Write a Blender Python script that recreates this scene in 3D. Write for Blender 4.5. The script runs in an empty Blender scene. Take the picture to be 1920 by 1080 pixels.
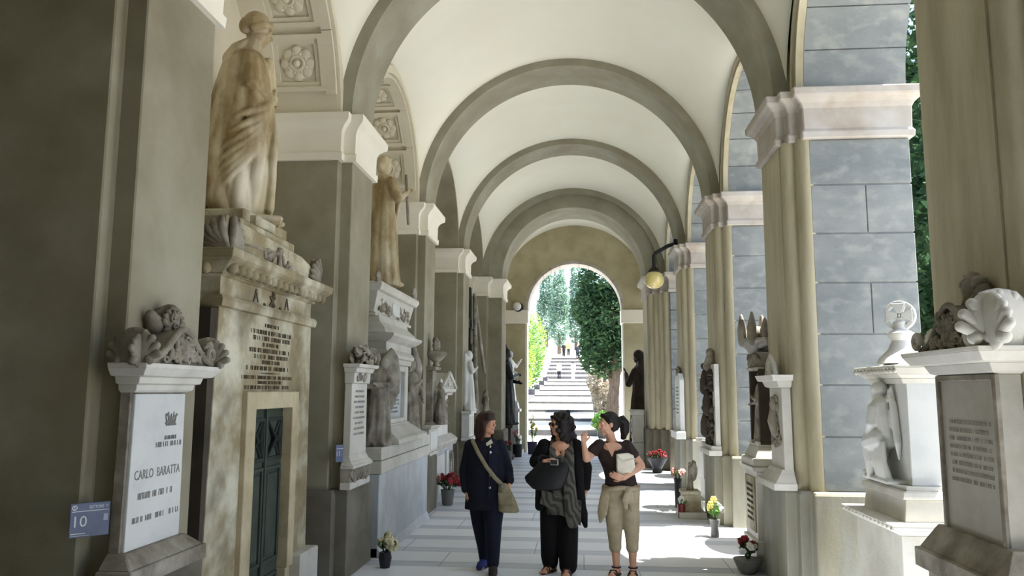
SUN_E, SKY_E, EXPO = 9.0, 0.24, 1.15
import bpy, math, random
from mathutils import Vector, Matrix, noise
from math import pi, sin, cos, sqrt, radians, atan2, hypot

SC = bpy.context.scene
COL = SC.collection
rnd = random.Random(11)

# ------------------------------------------------------------------ helpers
def s2l(c):
    out = []
    for v in c[:3]:
        v = v / 255.0
        out.append(v / 12.92 if v <= 0.04045 else ((v + 0.055) / 1.055) ** 2.4)
    return (out[0], out[1], out[2], 1.0)

def nd(nt, kind, **kw):
    n = nt.nodes.new(kind)
    for k, v in kw.items():
        setattr(n, k, v)
    return n

def new_mat(name):
    m = bpy.data.materials.new(name)
    m.use_nodes = True
    nt = m.node_tree
    return m, nt, nt.nodes['Principled BSDF']

def stone(name, c1, c2, scale=1.2, rough=0.75, bump=0.15, bscale=40.0, lo=0.35, hi=0.68,
          c3=None, s3=6.0, stretch=(1, 1, 1), metallic=0.0, amt3=0.5, spec=0.3):
    """weathered surface: two tones blended by noise, a third in finer blotches, fine bump"""
    m, nt, b = new_mat(name)
    geo = nd(nt, 'ShaderNodeNewGeometry')
    mp = nd(nt, 'ShaderNodeMapping')
    mp.inputs['Scale'].default_value = stretch
    nt.links.new(geo.outputs['Position'], mp.inputs['Vector'])
    n1 = nd(nt, 'ShaderNodeTexNoise'); n1.inputs['Scale'].default_value = scale
    n1.inputs['Detail'].default_value = 7; n1.inputs['Roughness'].default_value = 0.62
    nt.links.new(mp.outputs[0], n1.inputs['Vector'])
    r1 = nd(nt, 'ShaderNodeValToRGB')
    r1.color_ramp.elements[0].position = lo; r1.color_ramp.elements[0].color = s2l(c2)
    r1.color_ramp.elements[1].position = hi; r1.color_ramp.elements[1].color = s2l(c1)
    nt.links.new(n1.outputs['Fac'], r1.inputs['Fac'])
    col = r1.outputs['Color']
    if c3 is not None:
        n2 = nd(nt, 'ShaderNodeTexNoise'); n2.inputs['Scale'].default_value = s3
        n2.inputs['Detail'].default_value = 5
        nt.links.new(mp.outputs[0], n2.inputs['Vector'])
        r2 = nd(nt, 'ShaderNodeMapRange')
        r2.inputs['From Min'].default_value = 0.5; r2.inputs['From Max'].default_value = 0.72
        r2.inputs['To Max'].default_value = amt3
        nt.links.new(n2.outputs['Fac'], r2.inputs['Value'])
        mx = nd(nt, 'ShaderNodeMix'); mx.data_type = 'RGBA'
        nt.links.new(r2.outputs[0], mx.inputs['Factor'])
        nt.links.new(col, mx.inputs[6]); mx.inputs[7].default_value = s2l(c3)
        col = mx.outputs[2]
    nt.links.new(col, b.inputs['Base Color'])
    b.inputs['Roughness'].default_value = rough
    b.inputs['Metallic'].default_value = metallic
    b.inputs['Specular IOR Level'].default_value = spec
    if bump > 0:
        n3 = nd(nt, 'ShaderNodeTexNoise'); n3.inputs['Scale'].default_value = bscale
        n3.inputs['Detail'].default_value = 4
        nt.links.new(geo.outputs['Position'], n3.inputs['Vector'])
        bp = nd(nt, 'ShaderNodeBump'); bp.inputs['Strength'].default_value = bump
        bp.inputs['Distance'].default_value = 0.01
        nt.links.new(n3.outputs['Fac'], bp.inputs['Height'])
        nt.links.new(bp.outputs[0], b.inputs['Normal'])
    return m

def plain(name, c, rough=0.7, metallic=0.0, spec=0.3):
    return stone(name, c, tuple(v * 0.88 for v in c), scale=9, rough=rough, bump=0, metallic=metallic, spec=spec)

class MB:
    """collects shapes and links them as ONE mesh object"""
    def __init__(self):
        self.v = []; self.f = []
    def add(self, vs, fs):
        o = len(self.v)
        self.v += [tuple(p) for p in vs]
        self.f += [tuple(i + o for i in q) for q in fs]
        return self
    def box(self, x0, x1, y0, y1, z0, z1):
        vs = [(x, y, z) for z in (z0, z1) for y in (y0, y1) for x in (x0, x1)]
        return self.add(vs, [(0, 2, 3, 1), (4, 5, 7, 6), (0, 1, 5, 4), (1, 3, 7, 5), (3, 2, 6, 7), (2, 0, 4, 6)])
    def taper(self, x0, x1, y0, y1, z0, z1, ex=0.0, ey=0.0):
        """box whose top is grown by ex, ey on each side (the back y1 stays)"""
        vs = [(x0, y0, z0), (x1, y0, z0), (x1, y1, z0), (x0, y1, z0),
              (x0 - ex, y0 - ey, z1), (x1 + ex, y0 - ey, z1), (x1 + ex, y1, z1), (x0 - ex, y1, z1)]
        return self.add(vs, [(3, 2, 1, 0), (4, 5, 6, 7), (0, 1, 5, 4), (1, 2, 6, 5), (2, 3, 7, 6), (3, 0, 4, 7)])
    def stack(self, hw, yf, yb, prof):
        """moulded course: prof = [(z, e)], half width hw, front yf (negative), back yb"""
        for (za, ea), (zb, eb) in zip(prof, prof[1:]):
            if zb - za > 1e-6:
                self.taper(-hw - ea, hw + ea, yf - ea, yb, za, zb, eb - ea, eb - ea)
        return self
    def prism(self, poly, z0, z1):
        n = len(poly)
        vs = [(x, y, z0) for x, y in poly] + [(x, y, z1) for x, y in poly]
        fs = [tuple(range(n))[::-1], tuple(range(n, 2 * n))]
        fs += [(i, (i + 1) % n, n + (i + 1) % n, n + i) for i in range(n)]
        return self.add(vs, fs)
    def extr(self, poly, fn, a, b):
        """extrude a 2-D outline between depths a, b; fn(u, v, w) -> point"""
        n = len(poly)
        vs = [fn(u, v, a) for u, v in poly] + [fn(u, v, b) for u, v in poly]
        fs = [tuple(range(n))[::-1], tuple(range(n, 2 * n))]
        fs += [(i, (i + 1) % n, n + (i + 1) % n, n + i) for i in range(n)]
        return self.add(vs, fs)
    def mould(self, poly, prof):
        """prof = [(z, e)]: the plan outline offset by e at each height"""
        rings = [[(x, y, z) for x, y in offset(poly, e)] for z, e in prof]
        return self.loft(rings)
    def loft(self, rings, cap=True):
        n = len(rings[0]); vs = [p for r in rings for p in r]; fs = []
        for k in range(len(rings) - 1):
            for i in range(n):
                j = (i + 1) % n
                fs.append((k * n + i, k * n + j, (k + 1) * n + j, (k + 1) * n + i))
        if cap:
            fs.append(tuple(range(n))[::-1]); m = (len(rings) - 1) * n
            fs.append(tuple(range(m, m + n)))
        return self.add(vs, fs)
    def tube(self, pts, rad, seg=10, flat=1.0, up=None):
        """tapered tube along pts with end domes; rad is a number or a list"""
        pts = [Vector(p) for p in pts]
        if not isinstance(rad, (list, tuple)):
            rad = [rad] * len(pts)
        rings = []
        N = len(pts)
        prev = None
        for i, p in enumerate(pts):
            d = (pts[min(i + 1, N - 1)] - pts[max(i - 1, 0)])
            if d.length < 1e-9: d = Vector((0, 0, 1))
            d.normalize()
            a = Vector(up) if up else (prev if prev is not None else (Vector((0, 0, 1)) if abs(d.z) < 0.9 else Vector((0, 1, 0))))
            s = d.cross(a)
            if s.length < 1e-4: s = d.cross(Vector((0, 1, 0.3)))
            s.normalize(); t = s.cross(d).normalized(); prev = t
            def ring(c, r):
                return [tuple(c + s * (r * cos(2 * pi * k / seg)) + t * (r * flat * sin(2 * pi * k / seg))) for k in range(seg)]
            if i == 0:
                rings.append(ring(p - d * rad[0] * 0.75, rad[0] * 0.45)); rings.append(ring(p - d * rad[0] * 0.4, rad[0] * 0.85))
            rings.append(ring(p, rad[i]))
            if i == N - 1:
                rings.append(ring(p + d * rad[-1] * 0.4, rad[-1] * 0.85)); rings.append(ring(p + d * rad[-1] * 0.75, rad[-1] * 0.45))
        return self.loft(rings)
    def ell(self, c, r, rot=None, seg=14, rings=9):
        c = Vector(c)
        if not isinstance(r, (list, tuple)): r = (r, r, r)
        R = rot if rot is not None else Matrix.Identity(3)
        vs = []; fs = []
        for i in range(1, rings):
            th = pi * i / rings
            for k in range(seg):
                ph = 2 * pi * k / seg
                vs.append(tuple(c + R @ Vector((r[0] * sin(th) * cos(ph), r[1] * sin(th) * sin(ph), r[2] * cos(th)))))
        top = len(vs); vs.append(tuple(c + R @ Vector((0, 0, r[2])))); vs.append(tuple(c - R @ Vector((0, 0, r[2]))))
        for i in range(rings - 2):
            for k in range(seg):
                j = (k + 1) % seg
                fs.append((i * seg + k, (i + 1) * seg + k, (i + 1) * seg + j, i * seg + j))
        for k in range(seg):
            j = (k + 1) % seg
            fs.append((top, k, j)); b = (rings - 2) * seg
            fs.append((top + 1, b + j, b + k))
        return self.add(vs, fs)
    def lathe(self, prof, c=(0, 0, 0), seg=24):
        return self.loft([[(c[0] + r * cos(2 * pi * k / seg), c[1] + r * sin(2 * pi * k / seg), c[2] + z) for k in range(seg)] for r, z in prof])
    def arcband(self, r0, r1, fn, a, b, t0=0.0, t1=pi, n=48):
        """curved bar of an arch between radii r0, r1; fn(u, v, w), u across, v up, w depth"""
        vs = []; fs = []
        for i in range(n + 1):
            t = t0 + (t1 - t0) * i / n
            for r, w in ((r0, a), (r1, a), (r1, b), (r0, b)):
                vs.append(fn(r * cos(t), r * sin(t), w))
        for i in range(n):
            for k in range(4):
                l = (k + 1) % 4
                fs.append((i * 4 + k, i * 4 + l, (i + 1) * 4 + l, (i + 1) * 4 + k))
        fs.append((3, 2, 1, 0)); m = n * 4; fs.append((m, m + 1, m + 2, m + 3))
        return self.add(vs, fs)
    def move(self, M, start=0):
        for i in range(start, len(self.v)):
            self.v[i] = tuple(M @ Vector(self.v[i]))
        return self
    def mesh(self, name):
        me = bpy.data.meshes.new(name)
        me.from_pydata(self.v, [], self.f)
        me.validate()
        import bmesh
        bm = bmesh.new(); bm.from_mesh(me)
        bmesh.ops.recalc_face_normals(bm, faces=bm.faces)
        bm.to_mesh(me); bm.free()
        return me
    def build(self, name, mat, parent=None, smooth=None, bevel=0.0, loc=None, bseg=1):
        me = self.mesh(name)
        return link_mesh(name, me, mat, parent, smooth, bevel, loc, bseg)

def link_mesh(name, me, mat, parent=None, smooth=None, bevel=0.0, loc=None, bseg=1):
    if smooth:
        me.shade_smooth()
        if smooth is not True:
            me.set_sharp_from_angle(angle=radians(smooth))
    o = bpy.data.objects.new(name, me)
    COL.objects.link(o)
    if mat is not None: me.materials.append(mat)
    if parent is not None: o.parent = parent
    if loc is not None: o.location = loc
    if bevel > 0:
        bv = o.modifiers.new('Bevel', 'BEVEL'); bv.width = bevel; bv.segments = bseg
        bv.limit_method = 'ANGLE'; bv.angle_limit = radians(35)
    return o

def sculpt(mb, name, mat, parent=None, voxel=0.012, smooth=2, loc=None, fac=0.5):
    """melts the collected closed shapes into one continuous skin"""
    me = mb.mesh(name + '_tmp')
    o = bpy.data.objects.new(name + '_tmp', me); COL.objects.link(o)
    r = o.modifiers.new('r', 'REMESH'); r.mode = 'VOXEL'; r.voxel_size = voxel; r.adaptivity = 0
    if smooth:
        s = o.modifiers.new('s', 'SMOOTH'); s.iterations = smooth; s.factor = fac
    dg = bpy.context.evaluated_depsgraph_get(); dg.update()
    me2 = bpy.data.meshes.new_from_object(o.evaluated_get(dg))
    me2.name = name
    bpy.data.objects.remove(o); bpy.data.meshes.remove(me)
    me2.materials.clear()
    return link_mesh(name, me2, mat, parent, True, 0, loc)

def offset(poly, e):
    """miter offset of a counter-clockwise outline"""
    if abs(e) < 1e-9: return list(poly)
    n = len(poly); out = []
    for i in range(n):
        p0 = Vector(poly[i - 1]); p1 = Vector(poly[i]); p2 = Vector(poly[(i + 1) % n])
        d1 = (p1 - p0).normalized(); d2 = (p2 - p1).normalized()
        n1 = Vector((d1.y, -d1.x)); n2 = Vector((d2.y, -d2.x))
        k = 1 + n1.dot(n2)
        q = p1 + (n1 + n2) * (e / max(k, 0.2))
        out.append((q.x, q.y))
    return out

def tag(o, label=None, cat=None, group=None, kind=None):
    if label: o['label'] = label
    if cat: o['category'] = cat
    if group: o['group'] = group
    if kind: o['kind'] = kind
    return o

def thing(name, label, cat, loc=(0, 0, 0), rotz=0.0, group=None):
    o = bpy.data.objects.new(name, None); COL.objects.link(o)
    o.empty_display_size = 0.1
    o.location = loc; o.rotation_euler = (0, 0, rotz)
    return tag(o, label, cat, group)

def left_thing(name, label, cat, X, Y, z=0.0, group=None):     # faces the aisle (+X)
    return thing(name, label, cat, (X, Y, z), pi / 2, group)

def right_thing(name, label, cat, X, Y, z=0.0, group=None):    # faces the aisle (-X)
    return thing(name, label, cat, (X, Y, z), -pi / 2, group)

def copy_tree(o, parent=None):
    c = o.copy(); COL.objects.link(c)
    if parent is not None: c.parent = parent
    for ch in list(o.children): copy_tree(ch, c)
    return c

def text_mesh(body, size, name, mat, parent, loc, rot=(pi / 2, 0, 0), depth=0.004, sx=1.0, align='CENTER'):
    cu = bpy.data.curves.new(name, 'FONT'); cu.body = body; cu.size = size; cu.extrude = depth
    cu.align_x = align; cu.align_y = 'CENTER'; cu.resolution_u = 3
    o = bpy.data.objects.new(name + '_tmp', cu); COL.objects.link(o)
    dg = bpy.context.evaluated_depsgraph_get(); dg.update()
    me = bpy.data.meshes.new_from_object(o.evaluated_get(dg)); me.name = name
    bpy.data.objects.remove(o); bpy.data.curves.remove(cu)
    me.materials.clear()
    M = Matrix.Translation(loc) @ Matrix.Rotation(rot[2], 4, 'Z') @ Matrix.Rotation(rot[0], 4, 'X') @ Matrix.Diagonal((sx, 1, 1, 1))
    me.transform(M)
    return link_mesh(name, me, mat, parent)

# ------------------------------------------------------------------ materials
M_PLASTER = stone('olive grey pier plaster', (158, 154, 136), (134, 127, 106), 0.9, 0.85, 0.12, 60, c3=(114, 106, 84), s3=2.2, amt3=0.45)
M_CREAM = stone('cream vault plaster', (231, 230, 216), (224, 222, 206), 0.5, 0.9, 0.05, 30)
M_CREAM2 = stone('cream stucco', (212, 206, 188), (198, 191, 170), 0.8, 0.9, 0.06, 40)
M_CAPL = stone('pale capital plaster', (236, 232, 220), (226, 221, 206), 1.0, 0.85, 0.08, 40)
M_CAPR = stone('weathered marble capital', (190, 186, 180), (168, 160, 148), 2.0, 0.7, 0.2, 30, c3=(140, 114, 86), s3=3.5, amt3=0.4)
M_END = stone('brownish end wall plaster', (188, 180, 150), (162, 153, 124), 0.9, 0.85, 0.12, 60, c3=(142, 132, 102), s3=2.2, amt3=0.4)
M_ARCH = stone('grey green arch plaster', (160, 158, 142), (136, 132, 114), 1.1, 0.85, 0.1, 50, c3=(128, 116, 98), s3=1.6, amt3=0.5)
M_BLOCK = stone('grey dressed stone', (140, 144, 142), (114, 120, 121), 1.3, 0.7, 0.25, 45, c3=(166, 168, 160), s3=5, amt3=0.5, stretch=(1, 1, 1.6))
M_ROLL = stone('ochre grey moulded stone', (190, 183, 158), (160, 152, 126), 2.0, 0.8, 0.2, 40, stretch=(2, 2, .4))
M_PLINTHL = stone('dark grey plinth plaster', (118, 112, 98), (92, 87, 74), 1.6, 0.85, 0.2, 40, c3=(140, 138, 130), s3=2.0, amt3=0.4)
M_PLINTHR = stone('streaked grey plinth stone', (152, 152, 142), (122, 120, 106), 2.2, 0.75, 0.2, 30, c3=(160, 150, 112), s3=1.5, amt3=0.5, stretch=(1.5, 1.5, .3))
M_MARBLE = stone('aged white marble', (216, 215, 208), (186, 183, 172), 2.0, 0.55, 0.15, 50, c3=(128, 117, 96), s3=4, amt3=0.35)
M_MARBLEW = stone('clean white marble', (222, 223, 219), (196, 198, 197), 2.5, 0.5, 0.1, 50, c3=(186, 184, 176), s3=5, amt3=0.3)
M_MARBLEB = stone('bluish grey marble', (190, 196, 200), (160, 166, 170), 1.6, 0.5, 0.1, 50, c3=(205, 208, 208), s3=2.5, amt3=0.5)
M_STAIN = stone('brown stained marble', (204, 200, 180), (146, 134, 104), 1.8, 0.65, 0.2, 45, lo=.40, hi=.60, c3=(100, 88, 64), s3=2.6, amt3=0.7)
M_SOOTSHADE = stone('sooty and shaded dark stone', (82, 74, 62), (58, 52, 44), 1.5, 0.85, 0.2, 45)  # one dark tone for soot, with the tomb side's shade in it too
M_STATUE = stone('honey stained statue marble', (190, 178, 146), (134, 114, 78), 3.4, 0.6, 0.15, 60, lo=.38, hi=.62, c3=(222, 216, 200), s3=2.6, amt3=0.8, stretch=(1, 1, .45))
M_STATUEG = stone('grey weathered carving', (160, 154, 140), (104, 96, 82), 5.0, 0.7, 0.25, 60, c3=(196, 192, 182), s3=4, amt3=0.5)
M_BRONZE = stone('dark patinated bronze', (46, 52, 54), (26, 27, 28), 4, 0.5, 0.1, 50, metallic=0.2)
M_BROWNB = stone('dark brown bronze', (62, 48, 38), (34, 27, 22), 4, 0.55, 0.1, 50, metallic=0.1)
M_SKIN = stone('skin', (206, 160, 132), (196, 146, 118), 6, 0.55, 0.0)
M_HAIRD = stone('dark hair', (40, 34, 32), (26, 22, 21), 30, 0.5, 0.3, 90, stretch=(4, 4, .6))
M_INK = plain('engraved lettering', (92, 82, 64), 0.9)
M_INK2 = plain('faded lettering', (136, 135, 130), 0.9)
M_INK3 = plain('faint lettering', (168, 169, 167), 0.9)

# ------------------------------------------------------------------ plan of the arcade (metres; camera at the origin, aisle along +Y)
S = 4.0                     # bay length
CX = -0.23                  # aisle centre line
AY, AD = 7.90, 0.80         # first full transverse arch: near edge, depth
Y0L, Y0R = 8.02, 7.82       # near edge of the first left and right pilasters in full view
XP_L, XP_R = -2.423, 1.963  # pilaster faces
XB_L, XB_R = -2.55, 2.167   # block faces
NICHE = -3.5
XOUT = 3.12
Z_PL, Z_PR = 0.875, 0.965   # plinth tops
Z_CB, Z_SP = 4.278, 4.761   # capital bottom, springing
RW = 2.30                   # vault radius at the arches

# ------------------------------------------------------------------ floor
def make_floor():
    m, nt, b = new_mat('banded stone paving')
    geo = nd(nt, 'ShaderNodeNewGeometry')
    sep = nd(nt, 'ShaderNodeSeparateXYZ'); nt.links.new(geo.outputs['Position'], sep.inputs[0])
    def mt(op, a, bb=None, c=None):
        n = nd(nt, 'ShaderNodeMath', operation=op)
        for i, q in enumerate((a, bb, c)):
            if q is None: continue
            if isinstance(q, (int, float)): n.inputs[i].default_value = q
            else: nt.links.new(q, n.inputs[i])
        return n.outputs[0]
    wob = nd(nt, 'ShaderNodeTexNoise'); wob.inputs['Scale'].default_value = 3
    nt.links.new(geo.outputs['Position'], wob.inputs['Vector'])
    y = mt('DIVIDE', mt('SUBTRACT', mt('ADD', sep.outputs[1], mt('MULTIPLY', mt('SUBTRACT', wob.outputs['Fac'], 0.5), 0.02)), 8.66), 0.775)
    fr = mt('FRACT', y)
    cell = mt('FLOOR', y)
    strip = mt('LESS_THAN', fr, 0.31)
    # slab joints along the aisle, shifted from course to course
    xs = mt('ADD', mt('DIVIDE', sep.outputs[0], 1.55), mt('MULTIPLY', cell, 0.37))
    jx = mt('LESS_THAN', mt('FRACT', xs), 0.008)
    jy = mt('LESS_THAN', mt('ABSOLUTE', mt('SUBTRACT', fr, 0.31)), 0.012)
    jy2 = mt('LESS_THAN', fr, 0.014)
    joint = mt('MAXIMUM', mt('MAXIMUM', jx, jy), jy2)
    wn = nd(nt, 'ShaderNodeTexWhiteNoise', noise_dimensions='2D')
    cmb = nd(nt, 'ShaderNodeCombineXYZ'); nt.links.new(mt('FLOOR', xs), cmb.inputs[0]); nt.links.new(mt('ADD', cell, mt('MULTIPLY', strip, 0.5)), cmb.inputs[1])
    nt.links.new(cmb.outputs[0], wn.inputs['Vector'])
    n1 = nd(nt, 'ShaderNodeTexNoise'); n1.inputs['Scale'].default_value = 2.2; n1.inputs['Detail'].default_value = 8
    nt.links.new(geo.outputs['Position'], n1.inputs['Vector'])
    def mixc(f, a, bb):
        n = nd(nt, 'ShaderNodeMix'); n.data_type = 'RGBA'
        if isinstance(f, (int, float)): n.inputs['Factor'].default_value = f
        else: nt.links.new(f, n.inputs['Factor'])
        for i, q in ((6, a), (7, bb)):
            if isinstance(q, tuple): n.inputs[i].default_value = q
            else: nt.links.new(q, n.inputs[i])
        return n.outputs[2]
    light = mixc(wn.outputs['Value'], s2l((216, 222, 230)), s2l((230, 234, 239)))
    dark = mixc(wn.outputs['Value'], s2l((182, 191, 203)), s2l((196, 204, 214)))
    c = mixc(strip, light, dark)
    c = mixc(mt('MULTIPLY', n1.outputs['Fac'], 0.30), c, s2l((170, 168, 168)))
    c = mixc(mt('MULTIPLY', joint, 0.6), c, s2l((96, 96, 96)))
    nt.links.new(c, b.inputs['Base Color'])
    b.inputs['Roughness'].default_value = 0.5
    b.inputs['Specular IOR Level'].default_value = 0.35
    f = MB().box(-3.6, 3.25, -2.4, 27.6, -0.3, 0.0).build('floor', m)
    tag(f, 'pale stone paving in alternating light and dark cross bands', 'floor', kind='structure')
make_floor()

# ------------------------------------------------------------------ left piers
def left_poly(y0, d=0.80):
    return [(NICHE, y0 - .10), (XB_L, y0 - .10), (XB_L, y0), (XP_L, y0), (XP_L, y0 + d), (XB_L, y0 + d), (XB_L, y0 + d + .10), (NICHE, y0 + d + .10)]

CAP_PROF = [(Z_CB, .045), (Z_CB + .075, .05), (Z_CB + .085, .03), (Z_CB + .30, .035), (Z_CB + .35, .06), (Z_CB + .385, .10),
            (Z_CB + .40, .125), (Z_CB + .415, .135), (Z_SP, .14)]
ORD = {-3: 'farthest behind the camera', -2: 'beside the camera', -1: 'nearest', 0: 'second', 1: 'third', 2: 'fourth', 3: 'fifth'}
LWHERE = {-1: 'beside the small blue sign and white tablet', 0: 'between the doored tomb and the angel monument',
          1: 'between the angel monument and the pedimented tablet', 2: 'with the small white statue standing against it'}
left_piers = {}
def make_left_pier(k):
    y0 = Y0L + S * k
    t = thing('plastered_pier', 'grey plastered left pier, %s' % LWHERE.get(k, ORD.get(k, 'far') + ' one'), 'pier',
              (XB_L, y0 + .4, 0), group='left piers')
    L = (-XB_L, -(y0 + .4), 0)
    poly = left_poly(y0)
    MB().prism(poly, Z_PL - .01, Z_CB + .02).build('shaft', M_PLASTER, t, bevel=.008, loc=L)
    MB().mould([p for p in offset(poly, 0.0)], [(0, .075), (Z_PL - .05, .07), (Z_PL - .012, .06), (Z_PL, .04)]).build('plinth', M_PLINTHL, t, bevel=.006, loc=L)
    MB().mould(poly, CAP_PROF).build('capital', M_CAPL, t, smooth=40, loc=L)
    return t
for k in (-1, 0, 1, 2):
    left_piers[k] = make_left_pier(k)

def make_end_left_pier():
    t = thing('plastered_pier', 'wide stepped left pier under the deep end arch', 'pier', (-2.5, 20.7, 0), group='left piers')
    L = (2.5, -20.7, 0)
    poly = [(NICHE, 19.95), (-2.80, 19.95), (-2.80, 19.99), (-2.42, 19.99), (-2.42, 20.40), (-2.07, 20.40), (-2.07, 21.50), (-2.42, 21.50), (-2.42, 21.62), (NICHE, 21.62)]
    MB().prism(poly, Z_PL - .01, Z_CB + .02).build('shaft', M_PLASTER, t, bevel=.008, loc=L)
    MB().mould(poly, [(0, .075), (Z_PL - .05, .07), (Z_PL - .012, .06), (Z_PL, .03)]).build('plinth', M_PLINTHL, t, bevel=.006, loc=L)
    MB().mould(poly, CAP_PROF).build('capital', M_CAPL, t, smooth=40, loc=L)
make_end_left_pier()

# ------------------------------------------------------------------ right piers
def right_poly(y0, d=0.75):
    a = [(XOUT, y0 - .233), (XOUT, y0 + d + .233), (2.167, y0 + d + .233), (2.167, y0 + d + .115), (2.063, y0 + d + .115),
         (2.063, y0 + d), (1.963, y0 + d), (1.963, y0), (2.063, y0), (2.063, y0 - .115), (2.167, y0 - .115), (2.167, y0 - .233)]
    return a
RWHERE = {-1: 'beside the tablet with a shell crest', 0: 'beside the cross topped tomb',
          1: 'behind the crowned niche tomb', 2: 'that carries the hanging globe lamp'}
def courses(mb, x0, x1, y0, y1, zs, split=True, g=.007):
    for i, (a, b) in enumerate(zip(zs, zs[1:])):
        xm = (x0 + x1) / 2 + (.04 if i % 4 else -.05)
        if split and i % 2:
            mb.box(x0, xm - g / 2, y0, y1, a + g, b - g); mb.box(xm + g / 2, x1, y0, y1, a + g, b - g)
        else:
            mb.box(x0, x1, y0, y1, a + g, b - g)
def make_right_pier(k):
    y0 = Y0R + S * k; d = .75
    t = thing('rusticated_pier', 'right pier of grey stone courses, %s' % RWHERE.get(k, ORD.get(k, 'far') + ' one'), 'pier',
              (2.5, y0 + d / 2, 0), group='right piers')
    L = (-2.5, -(y0 + d / 2), 0)
    poly = right_poly(y0)
    m = MB()
    m.box(1.963, 2.30, y0, y0 + d, Z_PR - .01, Z_CB + .02)
    for sy, ye in ((-1, y0), (1, y0 + d)):
        for cx, off, r in ((2.070, .020, .098), (2.178, .135, .098)):
            rr = [(cx + r * cos(2 * pi * q / 20), ye + sy * off * 1.0 + r * sin(2 * pi * q / 20)) for q in range(20)]
            m.prism(rr, Z_PR - .01, Z_CB + .02)
        m.box(2.08, 2.22, min(ye, ye + sy * .12), max(ye, ye + sy * .12), Z_PR - .01, Z_CB + .02)
    m.build('moulded_pilaster', M_ROLL, t, smooth=40, loc=L)
    m = MB(); m.box(2.205, XOUT - .012, y0 - .221, y0 + d + .221, Z_PR - .01, Z_CB + .01)
    zs = [Z_PR, 1.46, 1.932, 2.404, 2.887, 3.358, 3.83, Z_CB]
    courses(m, 2.19, XOUT, y0 - .233, y0 + d + .233, zs)
    m.build('stone_courses', M_BLOCK, t, bevel=.006, loc=L)
    MB().mould(poly, [(0, .10), (Z_PR - .03, .09), (Z_PR, .075)]).build('plinth', M_PLINTHR, t, bevel=.012, loc=L, bseg=2)
    MB().mould(poly, CAP_PROF).build('capital', M_CAPR, t, bevel=.012, loc=L)
    return t
for k in (-1, 0, 1, 2):
    make_right_pier(k)

def make_end_right_pier():
    t = thing('rusticated_pier', 'dark stepped right pier under the deep end arch, flower urn at its foot', 'pier', (2.0, 20.5, 0), group='right piers')
    L = (-2.0, -20.5, 0)
    m = MB().box(1.65, 2.2, 20.12, 21.5, Z_PR - .01, Z_CB + .02)
    for cx, cy in ((1.78, 20.02), (1.90, 19.90), (2.01, 19.76), (2.11, 19.60)):
        m.prism([(cx + .11 * cos(2 * pi * q / 20), cy + .11 * sin(2 * pi * q / 20)) for q in range(20)], Z_PR - .01, Z_CB + .02)
    m.box(1.80, 2.3, 19.95, 20.2, Z_PR - .01, Z_CB + .02); m.box(2.0, 2.3, 19.66, 20.2, Z_PR - .01, Z_CB + .02)
    m.build('moulded_pilaster', M_ROLL, t, smooth=40, loc=L)
    m = MB().box(2.16, XOUT - .012, 19.45, 21.7, Z_PR - .01, Z_CB + .01)
    courses(m, 2.15, XOUT, 19.40, 21.72, [Z_PR, 1.46, 1.932, 2.404, 2.887, 3.358, 3.83, Z_CB])
    m.build('stone_courses', M_BLOCK, t, bevel=.006, loc=L)
    poly = [(XOUT, 19.40), (XOUT, 21.72), (2.15, 21.72), (2.15, 21.5), (1.65, 21.5), (1.65, 20.08), (1.80, 20.08), (1.80, 19.88), (1.97, 19.88), (1.97, 19.66), (2.15, 19.65), (2.15, 19.40)]
    MB().mould(poly, [(0, .09), (Z_PR - .03, .08), (Z_PR, .06)]).build('plinth', M_PLINTHL, t, bevel=.01, loc=L)
    MB().mould(poly, CAP_PROF).build('capital', M_CAPR, t, bevel=.01, loc=L)
make_end_right_pier()

# ------------------------------------------------------------------ transverse arches
def make_arch(k, y):
    words = {-3: 'behind the camera', -2: 'overhead by the camera', -1: 'nearest overhead, out of the frame top', 0: 'first and largest in view, cut by the frame top',
             1: 'second from the frame top, first complete one', 2: 'third one, smaller behind the second'}[k]
    t = thing('transverse_arch', 'grey plaster rib arch, %s' % words, 'arch', (CX, y, Z_SP), group='transverse arches')
    MB().arcband(2.185, 2.42, lambda u, v, w: (u, w, v), 0, AD, n=64).build('rib', M_ARCH, t, smooth=30)
for k in (-1, 0, 1, 2):
    make_arch(k, AY + S * k)
t = thing('transverse_arch', 'deep stepped grey arch at the end of the passage, before the end wall', 'arch', (-.21, 20.0, Z_SP), group='transverse arches')
MB().arcband(2.16, 2.45, lambda u, v, w: (u, w, v), -.06, .42, n=64).build('outer_ring', M_ARCH, t, smooth=30)
MB().arcband(1.83, 2.45, lambda u, v, w: (u, w, v), .10, 1.5, n=64).build('inner_ring', M_ARCH, t, smooth=30)

# ------------------------------------------------------------------ vault webs
def make_vault(yA, yB, side=True):
    yc = (yA + yB) / 2; hl = (yB - yA) / 2
    nx, ny = 64, 40
    vs = []; fs = []
    half = RW + .02
    for j in range(ny + 1):
        t = -cos(pi * j / ny)
        y = yc + t * hl
        hc = 1.50 * sqrt(max(0, 1 - t * t)) if side else 0.0
        for i in range(nx + 1):
            s = -cos(pi * i / nx)
            hb = RW * sqrt(max(0, 1 - s * s))
            h = (hb ** 3.6 + hc ** 3.6) ** (1 / 3.6)
            vs.append((CX + half * s, y, Z_SP + h))
    for j in range(ny):
        for i in range(nx):
            a = j * (nx + 1) + i
            fs.append((a, a + 1, a + nx + 2, a + nx + 1))
    o = MB().add(vs, fs).build('ceiling', M_CREAM, smooth=True)
    tag(o, kind='structure')
for k in range(-1, 2):
    make_vault(AY + S * k + AD - .02, AY + S * (k + 1) + .02)
make_vault(AY + S * 2 + AD - .02, 20.0)
make_vault(21.45, 24.65)
make_vault(-2.3, AY - S + .02, side=False)

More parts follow.
